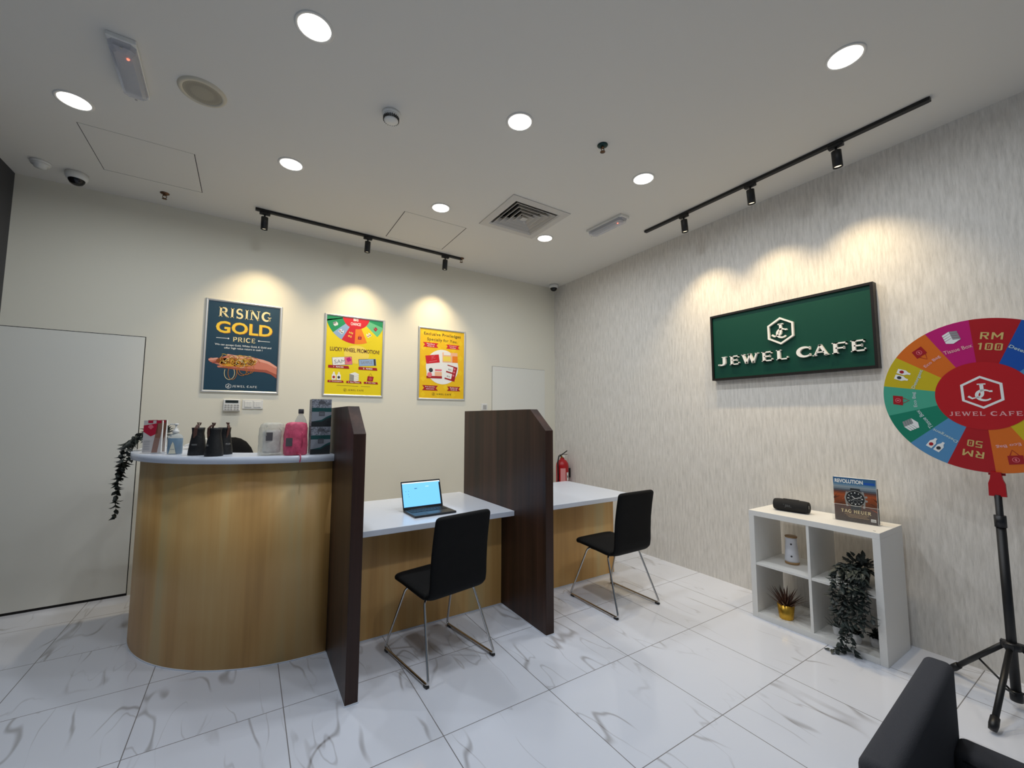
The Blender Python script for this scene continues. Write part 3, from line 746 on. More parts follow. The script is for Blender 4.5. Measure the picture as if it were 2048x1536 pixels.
# ------------------------------------------------------------------ switches and keypad on the back wall
t = thing('alarm_keypad', 'white alarm keypad with a dark display under the dark blue poster', 'keypad', (-3.817, 0, 1.567))
MB().box((0, -0.012, 0), (0.132, 0.024, 0.112), WPLASTIC, bev=0.006).build('housing', t)
MB().box((0, -0.0245, 0.034), (0.1, 0.003, 0.024), mat('lcd_dark', (38, 44, 42), 0.2)).build('display', t)
b = MB()
for i in range(5):
    for j in range(3): b.box((-0.046 + i * 0.0225 + (0.004 if i > 2 else 0), -0.026, 0.002 - j * 0.02), (0.016, 0.005, 0.012), GPLASTIC, bev=0.0015)
b.build('keys', t)
MB().box((0, -0.027, -0.05), (0.13, 0.006, 0.008), GPLASTIC).build('flip_edge', t)
t = thing('light_switch', 'white double switch plate beside the alarm keypad', 'switch', (-3.652, 0, 1.579))
MB().box((0, -0.005, 0), (0.168, 0.010, 0.088), WPLASTIC, bev=0.003).build('plate', t)
for s in (-1, 1):
    r = MB().box((s * 0.037, -0.0115, 0), (0.06, 0.005, 0.06), WPLASTIC, bev=0.002).build('rocker_group', t)
    b = MB()
    for k in range(3): b.box((s * 0.037 - 0.019 + 0.019 * k, -0.0145, 0), (0.016, 0.003, 0.05), WPLASTIC, bev=0.001)
    b.build('rockers', r)
t = thing('wall_switch', 'small white switch plate just above the second divider beside the flush door', 'switch', (-1.147, 0, 1.598))
MB().box((0, -0.005, 0), (0.088, 0.01, 0.088), WPLASTIC, bev=0.003).build('plate', t)
MB().box((0.006, -0.011, -0.004), (0.05, 0.004, 0.055), GPLASTIC, bev=0.002).build('rocker', t)

# ------------------------------------------------------------------ reception counter
CX, CY = -3.3, -0.755
BIRCH, WENGE = MC['birch'], MC['wenge']
def counter_path(r, y_end, n=40):
    """outline of the counter at radius r: straight side, quarter turn, straight front up to the divider"""
    return [(CX - r, y_end)] + [(CX + r * math.cos(a), CY + r * math.sin(a)) for a in [PI + PI / 2 * i / n for i in range(n + 1)]] + [(-3.2085, CY - r)]
t = thing('reception_counter', 'curved birch-veneer reception counter with a white top beside the dark divider', 'counter', (0, 0, 0))
def ring_slab(r0, r1, z0, z1, y_end, m, name, bev=0.0):
    o, i = counter_path(r1, y_end), counter_path(r0, y_end); b = MB()
    lay = [(z0, o), (z1 - bev, o)]
    if bev: lay += [(z1, [(x + (CX - x) * bev * .6 if x > -9 else x, y + (CY - y) * bev * .6) for x, y in o])]
    vo = [[b.bm.verts.new((x, y, z)) for x, y in L_] for z, L_ in lay]
    vi = [[b.bm.verts.new((x, y, z)) for x, y in i] for z in (z0, z1)]
    fs = []
    for A, B in zip(vo, vo[1:]):
        for k in range(len(o) - 1): fs.append(b.bm.faces.new((A[k], A[k + 1], B[k + 1], B[k])))
    for k in range(len(o) - 1):
        fs.append(b.bm.faces.new((vi[1][k], vi[1][k + 1], vi[0][k + 1], vi[0][k])))
        b.bm.faces.new((vo[-1][k], vo[-1][k + 1], vi[1][k + 1], vi[1][k])); b.bm.faces.new((vo[0][k + 1], vo[0][k], vi[0][k], vi[0][k + 1]))
    for k in (0, -1): b.bm.faces.new([A[k] for A in vo] + [vi[1][k], vi[0][k]])
    for f in fs: f.smooth = True
    b.mats.append(m); return b.build(name, t)
ring_slab(0.955, 1.0, 0.0, 1.18, -0.42, BIRCH, 'curved_panel')
ring_slab(0.74, 1.052, 1.18, 1.222, -0.40, WHITE, 'worktop')
ring_slab(0.30, 0.955, 0.72, 0.745, -0.42, WHITE, 'inner_desk')
ring_slab(0.9995, 1.0035, 0.0, 0.006, -0.42, WHITE, 'sealant_line')

# ------------------------------------------------------------------ dark dividers and the two desks
def divider(x0, x1, y0, y1, label):
    t = thing('privacy_divider', label, 'divider', ((x0 + x1) / 2, y0, 0), 0, 'dark wood dividers')
    L_ = y1 - y0
    b = MB(); b.prism([(0, 0), (L_, 0), (L_, 1.52), (0.187, 1.52), (0, 1.368)], -(x1 - x0) / 2, (x1 - x0) / 2, WENGE, X=(0, 1, 0), Y=(0, 0, 1), O=(0, 0, 0))
    es = [e for e in b.bm.edges]; bmesh.ops.bevel(b.bm, geom=es, offset=0.0012, segments=1, affect='EDGES')
    b.build('panel', t)
    s = MB(); w = x1 - x0
    s.box((0, -0.002, 0.003), (w + 0.008, 0.004, 0.006), WHITE); s.box((-w / 2 - 0.002, 0.29, 0.003), (0.004, 0.58, 0.006), WHITE); s.box((w / 2 + 0.002, 0.29, 0.003), (0.004, 0.58, 0.006), WHITE)
    s.build('sealant_line', t)
divider(-3.207, -3.143, -2.348, -1.06, 'dark wood divider with clipped corner between the counter and the laptop desk')
divider(-1.934, -1.868, -2.343, -1.062, 'dark wood divider with clipped corner between the two white desks')
def desk(x0, x1, px1, label):
    t = thing('desk', label, 'desk', ((x0 + x1) / 2, -1.755, 0), 0, 'white topped customer desks')
    c = (x0 + x1) / 2
    MB().box((0, 0.29, 0.731), (x1 - x0, 0.965, 0.038), WHITE, bev=0.003).build('desk_top', t)
    MB().box(((x0 + px1) / 2 - c, 0.016, 0.356), (px1 - x0, 0.032, 0.711), BIRCH).build('front_panel', t)
    MB().box(((x0 + px1) / 2 - c, -0.002, 0.003), (px1 - x0, 0.004, 0.006), WHITE).build('sealant_line', t)
desk(-3.1425, -1.9345, -1.9345, 'white desk with a birch front panel carrying the open laptop')
desk(-1.8675, -0.60, -0.685, 'white desk with a birch front panel next to the wallpapered wall, empty top')

# ------------------------------------------------------------------ upholstered sled chairs
def pad(path, width, thick, ends=(0.03, 0.03), corner=(0.03, 0.03), n=28, taper=None, px=9.0, pn=2.6):
    """upholstered slab swept along a side-view path of (y, z) points; returns rings"""
    P_ = [Vector((0, y, z)) for y, z in path]
    # resample
    seg = [(b - a).length for a, b in zip(P_, P_[1:])]; tot = sum(seg); out = []; N_ = 44
    def at(d):
        for a, b, l in zip(P_, P_[1:], seg):
            if d <= l or b is P_[-1]: return a.lerp(b, max(0, min(1, d / l))), (b - a).normalized()
            d -= l
    ds = sorted({0.0, 0.004, 0.010, 0.018, 0.028, tot, tot - 0.004, tot - 0.010, tot - 0.018, tot - 0.028} | {tot * i / N_ for i in range(1, N_)})
    rings = []
    for d in ds:
        p, tg = at(d); a, _ = at(max(0, d - 0.01)); b, _ = at(min(tot, d + 0.01)); tg = (b - a).normalized(); nm = Vector((1, 0, 0)).cross(tg)
        def rnd_(d_, r): return 0 if d_ >= r else r - math.sqrt(max(0, r * r - (r - d_) ** 2))
        w = width - 2 * max(rnd_(d, corner[0]), rnd_(tot - d, corner[1])); th = thick
        e = min(d, tot - d); q = min(1, e / 0.02); th = thick * (0.25 + 0.75 * math.sqrt(max(0, 1 - (1 - q) ** 2)))
        if taper: w *= taper(d / tot)
        ring = []
        for k in range(n):
            an = 2 * PI * k / n; cx, sn = math.cos(an), math.sin(an)
            x = w / 2 * math.copysign(abs(cx) ** (2 / px), cx); h = th / 2 * math.copysign(abs(sn) ** (2 / pn), sn)
            ring.append(p + Vector((1, 0, 0)) * x + nm * h)
        rings.append(ring)
    return rings
def make_chair(loc, rz, label):
    t = thing('dining_chair', label, 'chair', loc, rz, 'black chairs at the customer desks')
    seat = [(0.245, 0.436), (0.20, 0.447), (0.1, 0.443), (0.0, 0.435), (-0.1, 0.428), (-0.155, 0.428)]
    back = [(-0.150, 0.430), (-0.178, 0.437), (-0.198, 0.458), (-0.205, 0.50), (-0.208, 0.58), (-0.215, 0.68), (-0.232, 0.79), (-0.252, 0.892)]
    b = MB(); b.loft(pad(seat, 0.41, 0.046, corner=(0.05, 0.004)), LEATHER); b.build('seat', t)
    b = MB(); b.loft(pad(back, 0.405, 0.042, corner=(0.012, 0.028), taper=lambda u: 1 - .035 * u), LEATHER); b.build('backrest', t)
    for s in (-1, 1):
        pts = []
        raw = [(s * 0.10, 0.10, 0.405), (s * 0.175, 0.115, 0.405), (s * 0.232, 0.262, 0.014), (s * 0.232, -0.258, 0.014), (s * 0.175, -0.105, 0.40), (s * 0.10, -0.09, 0.405)]
        R_ = [Vector(p) for p in raw]; pts = [R_[0]]
        for i in range(1, len(R_) - 1):
            a, p, c = R_[i - 1], R_[i], R_[i + 1]; r = 0.03
            u, v = (a - p).normalized() * r, (c - p).normalized() * r
            for k in range(6):
                q = k / 5; pts.append((p + u) * (1 - q) ** 2 + p * 2 * q * (1 - q) + (p + v) * q * q)
        pts.append(R_[-1])
        f = MB(); f.tube(pts, 0.0075, CHROME, 12); fo = f.build('sled_leg', t)
        for yy in (0.235, -0.236): MB().box((s * 0.232, yy, 0.007), (0.02, 0.036, 0.014), BLACKP, bev=0.003).build('foot_glide', fo)
    MB().box((0, 0.005, 0.406), (0.3, 0.22, 0.012), BLACKP).build('seat_bracket', t)
    return t
c1 = make_chair((-2.616, -2.146, 0), math.radians(10), 'black fabric chair with chrome sled legs pulled up to the laptop desk')
dup(c1, (-1.130, -2.182, 0), 'black fabric chair with chrome sled legs at the empty desk by the wallpapered wall', math.radians(0.8))

# ------------------------------------------------------------------ laptop
t = thing('laptop', 'open black laptop with a light blue screen on the white desk', 'laptop', (-2.505, -1.665, 0.75), math.radians(2.6))
b = MB().box((0, 0, 0.008), (0.325, 0.236, 0.015), mat('laptop_black', (26, 27, 29), 0.4), bev=0.004).build('base', t)
k = MB()
for j in range(5):
    nk = (13, 13, 12, 11, 7)[j]
    for i in range(nk):
        w = 0.285 / nk; k.box((-0.1425 + w * (i + .5), 0.083 - j * 0.02, 0.0165), (w - 0.0028, 0.0168, 0.002), mat('key_black', (15, 16, 18), 0.5))
k.build('keyboard', b)
MB().box((0, -0.072, 0.0158), (0.1, 0.06, 0.001), mat('touchpad', (36, 37, 39), 0.35)).build('touchpad', b)
lid = MB().box((0, 0, 0.108), (0.325, 0.007, 0.212), mat('laptop_black', (26, 27, 29), 0.4), bev=0.003)
q = Matrix.Rotation(math.radians(-18), 3, 'X')
lo = lid.build('lid', t); lo.location = (0, 0.116, 0.012); lo.rotation_euler = (math.radians(-19), 0, 0)
SCR = mat('screen_blue', (10, 20, 30), 0.3, emit=lin((0.46, 0.77, 1.0)), emit_s=2.4)
p = Print((0, -0.0042, 0.108), (1, 0, 0), (0, 0, 1), (0, -1, 0))
p.rect(-.155, -.088, .155, .094, SCR, 0)
SW = mat('screen_white', (20, 20, 20), 0.3, emit=(1, 1, 1), emit_s=2.6); SD = mat('screen_ink', (24, 34, 48), 0.3)
p.rect(-.155, .088, .155, .094, SW, 1); p.rect(.146, -.088, .155, .08, SD, 1)
p.line([(-.06, .046), (-.038, .046)], .004, SD, 1)
for x, y in ((-.13, .03), (-.108, .03), (-.112, .006), (-.108, -.012)): p.disc(x, y, .0022, SD, 1, n=10)
for k_ in range(3): p.disc(.035 + .01 * k_, .056, .0025, SW, 1, n=10)
so = p.build('screen', lo)
MB().cyl((-0.13, 0.116, 0.012), (0.13, 0.116, 0.012), 0.006, BLACKP).build('hinge', t)

# ------------------------------------------------------------------ fire extinguisher hung on the wallpapered wall behind the desk
FRED = mat('extinguisher_red', (176, 14, 24), 0.3)
t = thing('fire_extinguisher', 'red fire extinguisher in the corner behind the second divider', 'fire extinguisher', (-0.118, -0.30, 0.40))
MB().lathe([(0.0, 0.0), (0.07, 0.0), (0.082, 0.01), (0.084, 0.03), (0.084, 0.42), (0.078, 0.46), (0.055, 0.495), (0.03, 0.51), (0.026, 0.53)], m=FRED, n=40).build('cylinder', t)
b = MB(); b.cyl((0, 0, 0.525), (0, 0, 0.56), 0.02, mat('brass', (170, 130, 60), 0.3, 1.0)); b.build('valve', t)
b = MB(); b.box((0.02, 0, 0.572), (0.13, 0.02, 0.006), BLACKP, rot=None); b.tube([(-0.03, 0, 0.565), (0.03, 0, 0.59), (0.085, 0, 0.62)], 0.007, BLACKP, 8); b.build('lever', t)
b = MB(); b.cyl((0.0, -0.02, 0.552), (0.0, -0.04, 0.552), 0.017, WPLASTIC); b.build('gauge', t)
b = MB(); b.tube([(-0.015, 0, 0.555), (-0.07, -0.02, 0.56), (-0.1, -0.03, 0.48), (-0.094, -0.03, 0.3), (-0.09, -0.02, 0.14)], 0.009, BLACK, 8); b.build('hose', t)
def curved_label(b, r, a0, a1, z0, z1, m, n=8):
    for k in range(n):
        A, B = [math.radians(a0 + (a1 - a0) * q / n) for q in (k, k + 1)]
        b.quad([(r * math.cos(A), r * math.sin(A), z0), (r * math.cos(B), r * math.sin(B), z0), (r * math.cos(B), r * math.sin(B), z1), (r * math.cos(A), r * math.sin(A), z1)], m, True)
b = MB(); curved_label(b, 0.0846, 215, 262, 0.2, 0.40, mat('label_pink', (226, 150, 150), 0.5)); b.build('instruction_label', t, fix=False)
b = MB(); curved_label(b, 0.0848, 274, 304, 0.24, 0.345, WH); curved_label(b, 0.0851, 280, 292, 0.275, 0.305, DGR, 4); b.build('inspection_tag', t, fix=False)
MB().box((0.101, 0, 0.33), (0.034, 0.06, 0.12), BLACK).build('wall_bracket', t)

# ------------------------------------------------------------------ cube shelf
t = thing('cube_shelf', 'white two by two cube shelf against the wallpapered wall', 'shelf', (-0.2575, -3.306, 0))
D_, Wd, Ht, T_ = 0.39, 0.775, 0.77, 0.038
for s in (1, -1): MB().box((0, s * (Wd / 2 - T_ / 2), Ht / 2 - T_ / 2), (D_, T_, Ht - T_), KWHITE, bev=0.0015).build('side_panel', t)
MB().box((0, 0, Ht - T_ / 2), (D_, Wd, T_), KWHITE, bev=0.0015).build('top_panel', t)
MB().box((0, 0, T_ / 2), (D_, Wd - 2 * T_, T_), KWHITE, bev=0.0015).build('bottom_panel', t)
MB().box((0.001, 0, Ht / 2), (D_ - 0.004, 0.017, Ht - 2 * T_), KWHITE, bev=0.001).build('divider_board', t)
for s in (1, -1): MB().box((0.002, s * (Wd / 4 - 0.0145), 0.385), (D_ - 0.006, Wd / 2 - T_ - 0.009, 0.017), KWHITE, bev=0.001).build('shelf_board', t)
MB().cyl((-0.15, -0.35, Ht), (-0.15, -0.35, Ht + 0.0015), 0.007, GPLASTIC).build('screw_cap', t)

# bluetooth speaker
t = thing('portable_speaker', 'black barrel-shaped portable speaker lying on top of the white cube shelf', 'speaker', (-0.255, -3.13, 0.814), math.radians(8))
MESHB = mat('speaker_cloth', (19, 19, 21), 0.8, bump=(600, 0.3))
prof = [(0.024, -0.108), (0.036, -0.112), (0.04, -0.106), (0.043, -0.085), (0.0445, 0.0), (0.043, 0.085), (0.04, 0.106), (0.036, 0.112), (0.024, 0.108)]
MB().lathe(prof, m=MESHB, n=36, axis=(0, 1, 0)).build('body', t)
for s in (-1, 1):
    b = MB().lathe([(0.0, s * 0.1075), (0.024, s * 0.107), (0.033, s * 0.112)], m=BLACKP, n=30, axis=(0, 1, 0), cap=False); e = b.build('end_radiator', t)
p = Print((-0.0462, 0.0, 0.0), (0, -1, 0), (0, 0, 1), (-1, 0, 0)); LOG = mat('logo_grey', (78, 80, 82), 0.4)
p.text('JBL', -0.01, 0.0, .045, .022, LOG, 0, bold=.03); p.rect(-.04, .007, -.036, .013, LOG, 0)
p.build('logo', t)
b = MB(); b.box((-0.006, -0.109, 0.004), (0.006, 0.004, 0.022), GPLASTIC); b.build('end_mark', t)
MB().box((0, 0.0, -0.043), (0.03, 0.14, 0.004), BLACKP).build('base_rib', t)
b = MB(); b.box((0.0, 0.0, 0.0445), (0.018, 0.1, 0.004), BLACKP, bev=0.001); b.build('button_strip', t)

# magazine in a clear stand
t = thing('magazine_stand', 'clear acrylic stand holding the watch magazine on the cube shelf', 'stand', (-0.225, -3.513, 0.77), math.radians(4))
b = MB(); b.box((0.012, 0, 0.15), (0.003, 0.25, 0.30), CLEAR); b.build('back_plate', t)
MB().box((-0.012, 0, 0.0015), (0.05, 0.25, 0.003), CLEAR).build('foot_plate', t)
b = MB(); b.box((-0.036, 0, 0.055), (0.0025, 0.25, 0.11), CLEAR); b.box((-0.036, 0, 0.1105), (0.003, 0.252, 0.0015), WPLASTIC); b.build('front_pocket', t)
for s in (-1, 1): MB().box((-0.012, s * 0.1255, 0.055), (0.05, 0.0025, 0.11), CLEAR).build('side_wall', t)
t = thing('magazine', 'watch magazine with an orange and blue cover standing on the cube shelf', 'magazine', (-0.225, -3.513, 0.7735), math.radians(4))
pg = MB(); pg.box((-0.012, 0, 0.144), (0.026, 0.226, 0.286), WH); pg.build('pages', t)
MB().box((-0.001, -0.1005, 0.115), (0.012, 0.03, 0.226), BLACK).build('back_issue', t)
p = Print((-0.0258, 0, 0.144), (0, -1, 0), (0, 0, 1), (-1, 0, 0)); w2, h2 = .1135, .1435
def grad(name, c): return ink('cover_' + name, c)
keys = [(-h2, (46, 32, 26)), (-.09, (70, 46, 32)), (-.05, (84, 44, 24)), (-.01, (128, 62, 26)), (.03, (168, 80, 34)), (.048, (104, 58, 44)), (.056, (66, 70, 78)), (.072, (120, 134, 144)), (.088, (154, 166, 172)), (.1, (70, 120, 156)), (h2, (44, 92, 136))]
nb = 26
for k in range(nb):
    a, c = -h2 + 2 * h2 * k / nb, -h2 + 2 * h2 * (k + 1) / nb; mid = (a + c) / 2
    for (z0, c0), (z1, c1) in zip(keys, keys[1:]):
        if z0 <= mid <= z1: u = (mid - z0) / (z1 - z0); p.rect(-w2, a, w2, c, grad(str(k), tuple(int(x + (y - x) * u) for x, y in zip(c0, c1))), 0)
rnd = random.Random(3)
for k in range(26):
    y = -.045 + .1 * rnd.random(); x = -w2 + 2 * w2 * rnd.random(); p.poly(strip([(x, y), (max(-w2, min(w2, x + (x) * .5)), y - .02)], [.002, .006]), grad('streak' + str(k % 3), ((170, 84, 36), (84, 42, 22), (128, 64, 30))[k % 3]), 1)
p.text('REVOLUTION', -.028, .119, .152, .026, WH, 2, bold=.035); p.rect(.052, .106, .108, .12, BLU, 1)
WD = ink('watch_dial', (28, 32, 34)); WS = ink('watch_steel', (150, 150, 146)); WK = ink('watch_strap', (40, 44, 46))
p.poly([(-.028, .03), (.034, .03), (.03, .076), (-.02, .076)], WK, 2); p.poly([(-.026, -.02), (.034, -.02), (.03, -.066), (-.022, -.066)], WK, 2)
p.poly(strip([(-.04, .05), (-.052, .01), (-.04, -.045)], [.01, .006, .012]), WS, 2); p.poly(strip([(.042, .058), (.054, .01), (.046, -.05)], [.012, .006, .012]), WS, 2)
p.disc(.003, .01, .053, WS, 3); p.disc(.003, .01, .049, BLK, 4); p.disc(.003, .01, .043, WD, 5)
for k in range(12):
    a = k * PI / 6; p.poly(strip([(.003 + .034 * math.cos(a), .01 + .034 * math.sin(a)), (.003 + .041 * math.cos(a), .01 + .041 * math.sin(a))], .004 if k % 3 else .006), WH, 6)
for a, b_ in ((-.018, .01), (.024, .01), (.003, -.012)): p.poly(strip(arc(a, b_, .011, .011, 0, 360, 18), .0016), WS, 6)
p.poly(strip([(.003, .01), (-.014, .026)], .003), WH, 7); p.poly(strip([(.003, .01), (.036, .021)], .0026), WH, 7); p.poly(strip([(.003, .01), (-.02, -.006)], .0012), WH, 7)
for y in (.026, .0): p.disc(.061, y, .007, WS, 2, n=12)
p.serif('TAG HEUER', .002, -.077, .158, .021, CREAM, 2)
for y, x0, x1 in ((-.096, -.06, .07), (-.105, -.05, .06), (-.114, -.04, .07)): p.line([(x0, y), (x1, y)], .003, ink('cover_text', (170, 140, 100)), 2)
p.rect(.078, -.128, .104, -.11, WH, 2)
for k in range(6): p.rect(.081 + k * .0036, -.126, .0826 + k * .0036, -.114, BLK, 3)
p.build('cover', t)

# ceramic diffuser
t = thing('ceramic_diffuser', 'white tapered ceramic pot with wooden lid and base in the upper cubby', 'diffuser', (-0.25, -3.113, 0.3942))
CER = mat('ceramic_white', (226, 226, 232), 0.35); WOODL = mat('light_wood', (168, 132, 88), 0.5, vary=0.15)
MB().lathe([(0.0, 0.0), (0.044, 0.0), (0.046, 0.006), (0.046, 0.018)], m=WOODL, n=36).build('wooden_base', t)
MB().lathe([(0.046, 0.018), (0.0455, 0.03), (0.039, 0.12), (0.036, 0.165), (0.037, 0.188)], m=CER, n=40).build('body', t)
MB().lathe([(0.0375, 0.188), (0.039, 0.19), (0.039, 0.197), (0.036, 0.199), (0.0, 0.199)], m=WOODL, n=36).build('wooden_lid', t)
for z, r in ((0.06, 0.0428), (0.145, 0.0368)):
    d = Vector((-0.93, -0.36, 0)).normalized(); zz = Vector((0, 0, z)); MB().cyl(d * (r - 0.004) + zz, d * (r + 0.0015) + zz, 0.0062, mat('hole_dark', (60, 58, 62), 0.6)).build('knob_hole', t)

# ------------------------------------------------------------------ plants
def leaf(b, base, d, up, L_, w, m, fold=0.25, droop=0.25):
    d = Vector(d).normalized(); up = Vector(up); s = d.cross(up)
    s = s.normalized() if s.length > 1e-4 else d.orthogonal().normalized(); n = s.cross(d)
    P_ = lambda u, v, h: Vector(base) + d * (u * L_) + s * (v * w / 2) + n * (h * w - droop * u * u * L_)
    ctr = [P_(u, 0, 0) for u in (0, .3, .65, 1)]; lf = [P_(.25, 1, fold), P_(.6, .85, fold)]; rt = [P_(.25, -1, fold), P_(.6, -.85, fold)]
    V = [b.bm.verts.new(v) for v in ctr + lf + rt]
    fs = [b.bm.faces.new([V[i] for i in q]) for q in ((0, 1, 4), (1, 2, 5, 4), (2, 3, 5), (0, 6, 1), (1, 6, 7, 2), (2, 7, 3))]
    i = b.mi(m)
    for f in fs: f.material_index = i; f.smooth = True
def spike(b, base, d, L_, w, m, bend=0.3):
    d = Vector(d).normalized(); o = Vector((d.x, d.y, 0)); o = o.normalized() if o.length > 1e-3 else Vector((1, 0, 0)); s = Vector((-o.y, o.x, 0))
    rings = []
    for u, k in ((0, .8), (.25, 1), (.6, .62), (.88, .25), (1, .04)):
        p_ = Vector(base) + d * (u * L_) + o * (bend * u * u * L_); n = s.cross(d).normalized()
        rings.append([p_ + s * (w / 2 * k), p_ + n * (w * .22 * k), p_ - s * (w / 2 * k), p_ - n * (w * .12 * k)])
    b.loft(rings, m)
def succulent(name, label, loc, pot_m, rb, rt, h, n, L_, w, leaf_m, seed, grp=None):
    t = thing(name, label, 'plant', loc, 0, grp)
    MB().lathe([(0, 0), (rb, 0), (rb + .001, .003), (rt, h), (rt - .004, h), (rt - .006, h - .012)], m=pot_m, n=36, cap=False).build('pot', t)
    MB().lathe([(0, h - .011), (rt - .005, h - .012)], m=mat('soil', (40, 30, 24), 0.9), n=24, cap=False).build('soil', t)
    r = random.Random(seed); b = MB()
    for k in range(n):
        a = k * 2.4 + r.random() * .5; q = (k / n) ** .7; el = math.radians(82 - 50 * q + 10 * r.random())
        base = (rt * .6 * q * math.cos(a), rt * .6 * q * math.sin(a), h - .013)
        spike(b, base, (math.cos(a) * math.cos(el), math.sin(a) * math.cos(el), math.sin(el)), L_ * (.7 + .4 * r.random()), w, leaf_m, .22 * q)
    b.build('leaves', t)
    return t
GOLDP = mat('gold_pot', (214, 168, 64), 0.28, 0.85, vary=0.12)
WPOT = mat('white_pot', (224, 222, 220), 0.45)
succulent('potted_succulent', 'spiky bronze succulent in a gold pot in the lower cubby', (-0.375, -3.113, 0.0386), GOLDP, 0.043, 0.054, 0.1, 44, 0.125, 0.016, BRONZE, 2)
succulent('potted_succulent', 'small aloe in a plain white pot beside the shelf divider board', (-0.335, -3.404, 0.0386), WPOT, 0.02, 0.028, 0.055, 16, 0.07, 0.011, LEAF, 5)
def bushy(label, loc, seed, m, R_):
    t = thing('potted_foliage', label, 'plant', loc)
    MB().lathe([(0, 0), (.026, 0), (.027, .003), (.035, .058), (.031, .058), (.03, .048)], m=WPOT, n=32, cap=False).build('pot', t)
    r = random.Random(seed); b = MB()
    for k in range(70):
        a = r.random() * 2 * PI; el = math.radians(5 + 80 * r.random()); d = Vector((math.cos(a) * math.cos(el), math.sin(a) * math.cos(el), math.sin(el)))
        leaf(b, Vector((0, 0, .052)) + d * R_ * (.25 + .5 * r.random()), d + Vector((0, 0, .1)), (0, 0, 1), .026, .016, m)
    b.build('leaves', t)
    b = MB()
    for k in range(9):
        a = k * 2 * PI / 9; b.tube([(0, 0, .05), (R_ * .4 * math.cos(a), R_ * .4 * math.sin(a), .06 + R_ * .4)], .0015, m, 5)
    b.build('stems', t)
bushy('small white pot of spiky leaves half hidden behind the trailing vine tips', (-0.348, -3.508, 0.0386), 12, LEAF, .033)
bushy('small white pot with a round dark bush in the corner of the lower cubby', (-0.305, -3.598, 0.0386), 21, LEAF, .045)

def trailing(name, label, loc, pot, crown_n, crown_r, vines, seed, m, lw=.026, step=.024):
    """pot with a bushy crown and hanging stems; vines: lists of local points"""
    t = thing(name, label, 'plant', loc)
    pr, ph = pot
    MB().lathe([(0, 0), (pr * .8, 0), (pr, ph), (pr - .004, ph), (pr - .006, ph - .012)], m=BLACKP, n=30, cap=False).build('pot', t)
    r = random.Random(seed); b = MB(); st = MB()
    for k in range(crown_n):
        a = r.random() * 2 * PI; el = math.radians(-10 + 85 * r.random()); d = Vector((math.cos(a) * math.cos(el), math.sin(a) * math.cos(el), math.sin(el)))
        q = Vector((0, 0, ph)) + Vector((d.x * crown_r[0], d.y * crown_r[1], d.z * crown_r[2])) * (.35 + .65 * r.random())
        leaf(b, q, d + Vector((r.uniform(-.5, .5), r.uniform(-.5, .5), r.uniform(-.4, .3))), (0, 0, 1), lw * r.uniform(.8, 1.25), lw * .6, m)
        if k % 4 == 0: st.tube([(0, 0, ph - .01), q], .0012, m, 5)
    for v in vines:
        P_ = [Vector(p) for p in v]; seg = [(y - x).length for x, y in zip(P_, P_[1:])]; tot = sum(seg); pts = []
        n = max(3, int(tot / step))
        for i in range(n + 1):
            d = tot * i / n
            for x, y, l in zip(P_, P_[1:], seg):
                if d <= l + 1e-9: pts.append(x.lerp(y, d / l) + Vector((r.uniform(-1, 1), r.uniform(-1, 1), 0)) * .004); break
                d -= l
        st.tube(pts, .0014, m, 5)
        for i, q in enumerate(pts[2:]):
            tg = (pts[min(i + 3, len(pts) - 1)] - pts[i + 1]).normalized(); a = i * 2.4 + r.random()
            for h in (0, PI):
                if r.random() < .3: continue
                sd = Vector((math.cos(a + h), math.sin(a + h), 0)); leaf(b, q, sd * r.uniform(.5, .9) + tg * r.uniform(.5, 1.0), (0, 0, 1) if abs(tg.z) < .8 else -sd + Vector((0, 0, .5)), lw * r.uniform(.7, 1.2), lw * .6, m, droop=r.uniform(0, .6))
    b.build('foliage', t); st.build('stems', t)
    return t
vs = []
r0 = random.Random(8)
for k in range(14):
    a = r0.uniform(-1, 1); x = -0.19 - .04 * r0.random(); ln = (0.12, .16, .2, .24, .28)[k % 5] + .04 * r0.random()
    y = .085 * a
    vs.append([(-.03, y * .5, .1), (x * .75, y * .8, .135 - .02 * r0.random()), (x, y, .09), (x - .01, y * 1.05, .05 - ln * .5), (x - .012 + .01 * a, y * (1.0 - .25 * ln), .07 - ln)])
for y in (.0, .03, -.035): vs.append([(-.05, y, .1), (-.19, y, .12), (-.215, y * 1.1, -.05), (-.215, y * .6 + .012, -.22), (-.21, y + .02, -.33), (-.2, y * 1.3 + .03, -.375 - y * .1)])
vs.append([(-.05, .02, .1), (-.19, .02, .12), (-.215, .02, -.05), (-.222, .03, -.25), (-.23, .05, -.365), (-.25, .10, -.384)])
vs.append([(-.05, -.05, .1), (-.16, -.07, .12), (-.205, -.095, .02), (-.21, -.11, -.08), (-.21, -.12, -.15)])
trailing('trailing_plant', 'grey-green trailing plant spilling over the shelf board down to the floor', (-0.285, -3.528, 0.3942), (.055, .085), 80, (.1, .1, .08), vs, 11, LEAF2, .042)

# ------------------------------------------------------------------ things on the reception counter
ZC = 1.2226
vs = []
r0 = random.Random(5)
for k, (y, dx, ln) in enumerate(((-.05, -.15, .05), (.04, -.165, .12), (-.02, -.172, .2), (.015, -.18, .3), (.0, -.172, .40), (.01, -.176, .36), (-.075, -.12, .02), (.075, -.15, .10))):
    vs.append([(0, 0, .09), (dx * .55, y * .7, .13 - .015 * r0.random()), (dx, y, .04), (dx - .02, y * .8, -.05), (dx - .024 - .01 * r0.random(), y * .45, -.06 - ln * .5), (dx - .03, y * .3, -.06 - ln)])
trailing('trailing_plant', 'dark trailing plant hanging over the curved end of the reception counter', (-4.212, -0.80, ZC), (.045, .075), 75, (.10, .13, .085), vs, 3, LEAF, .044, .03)

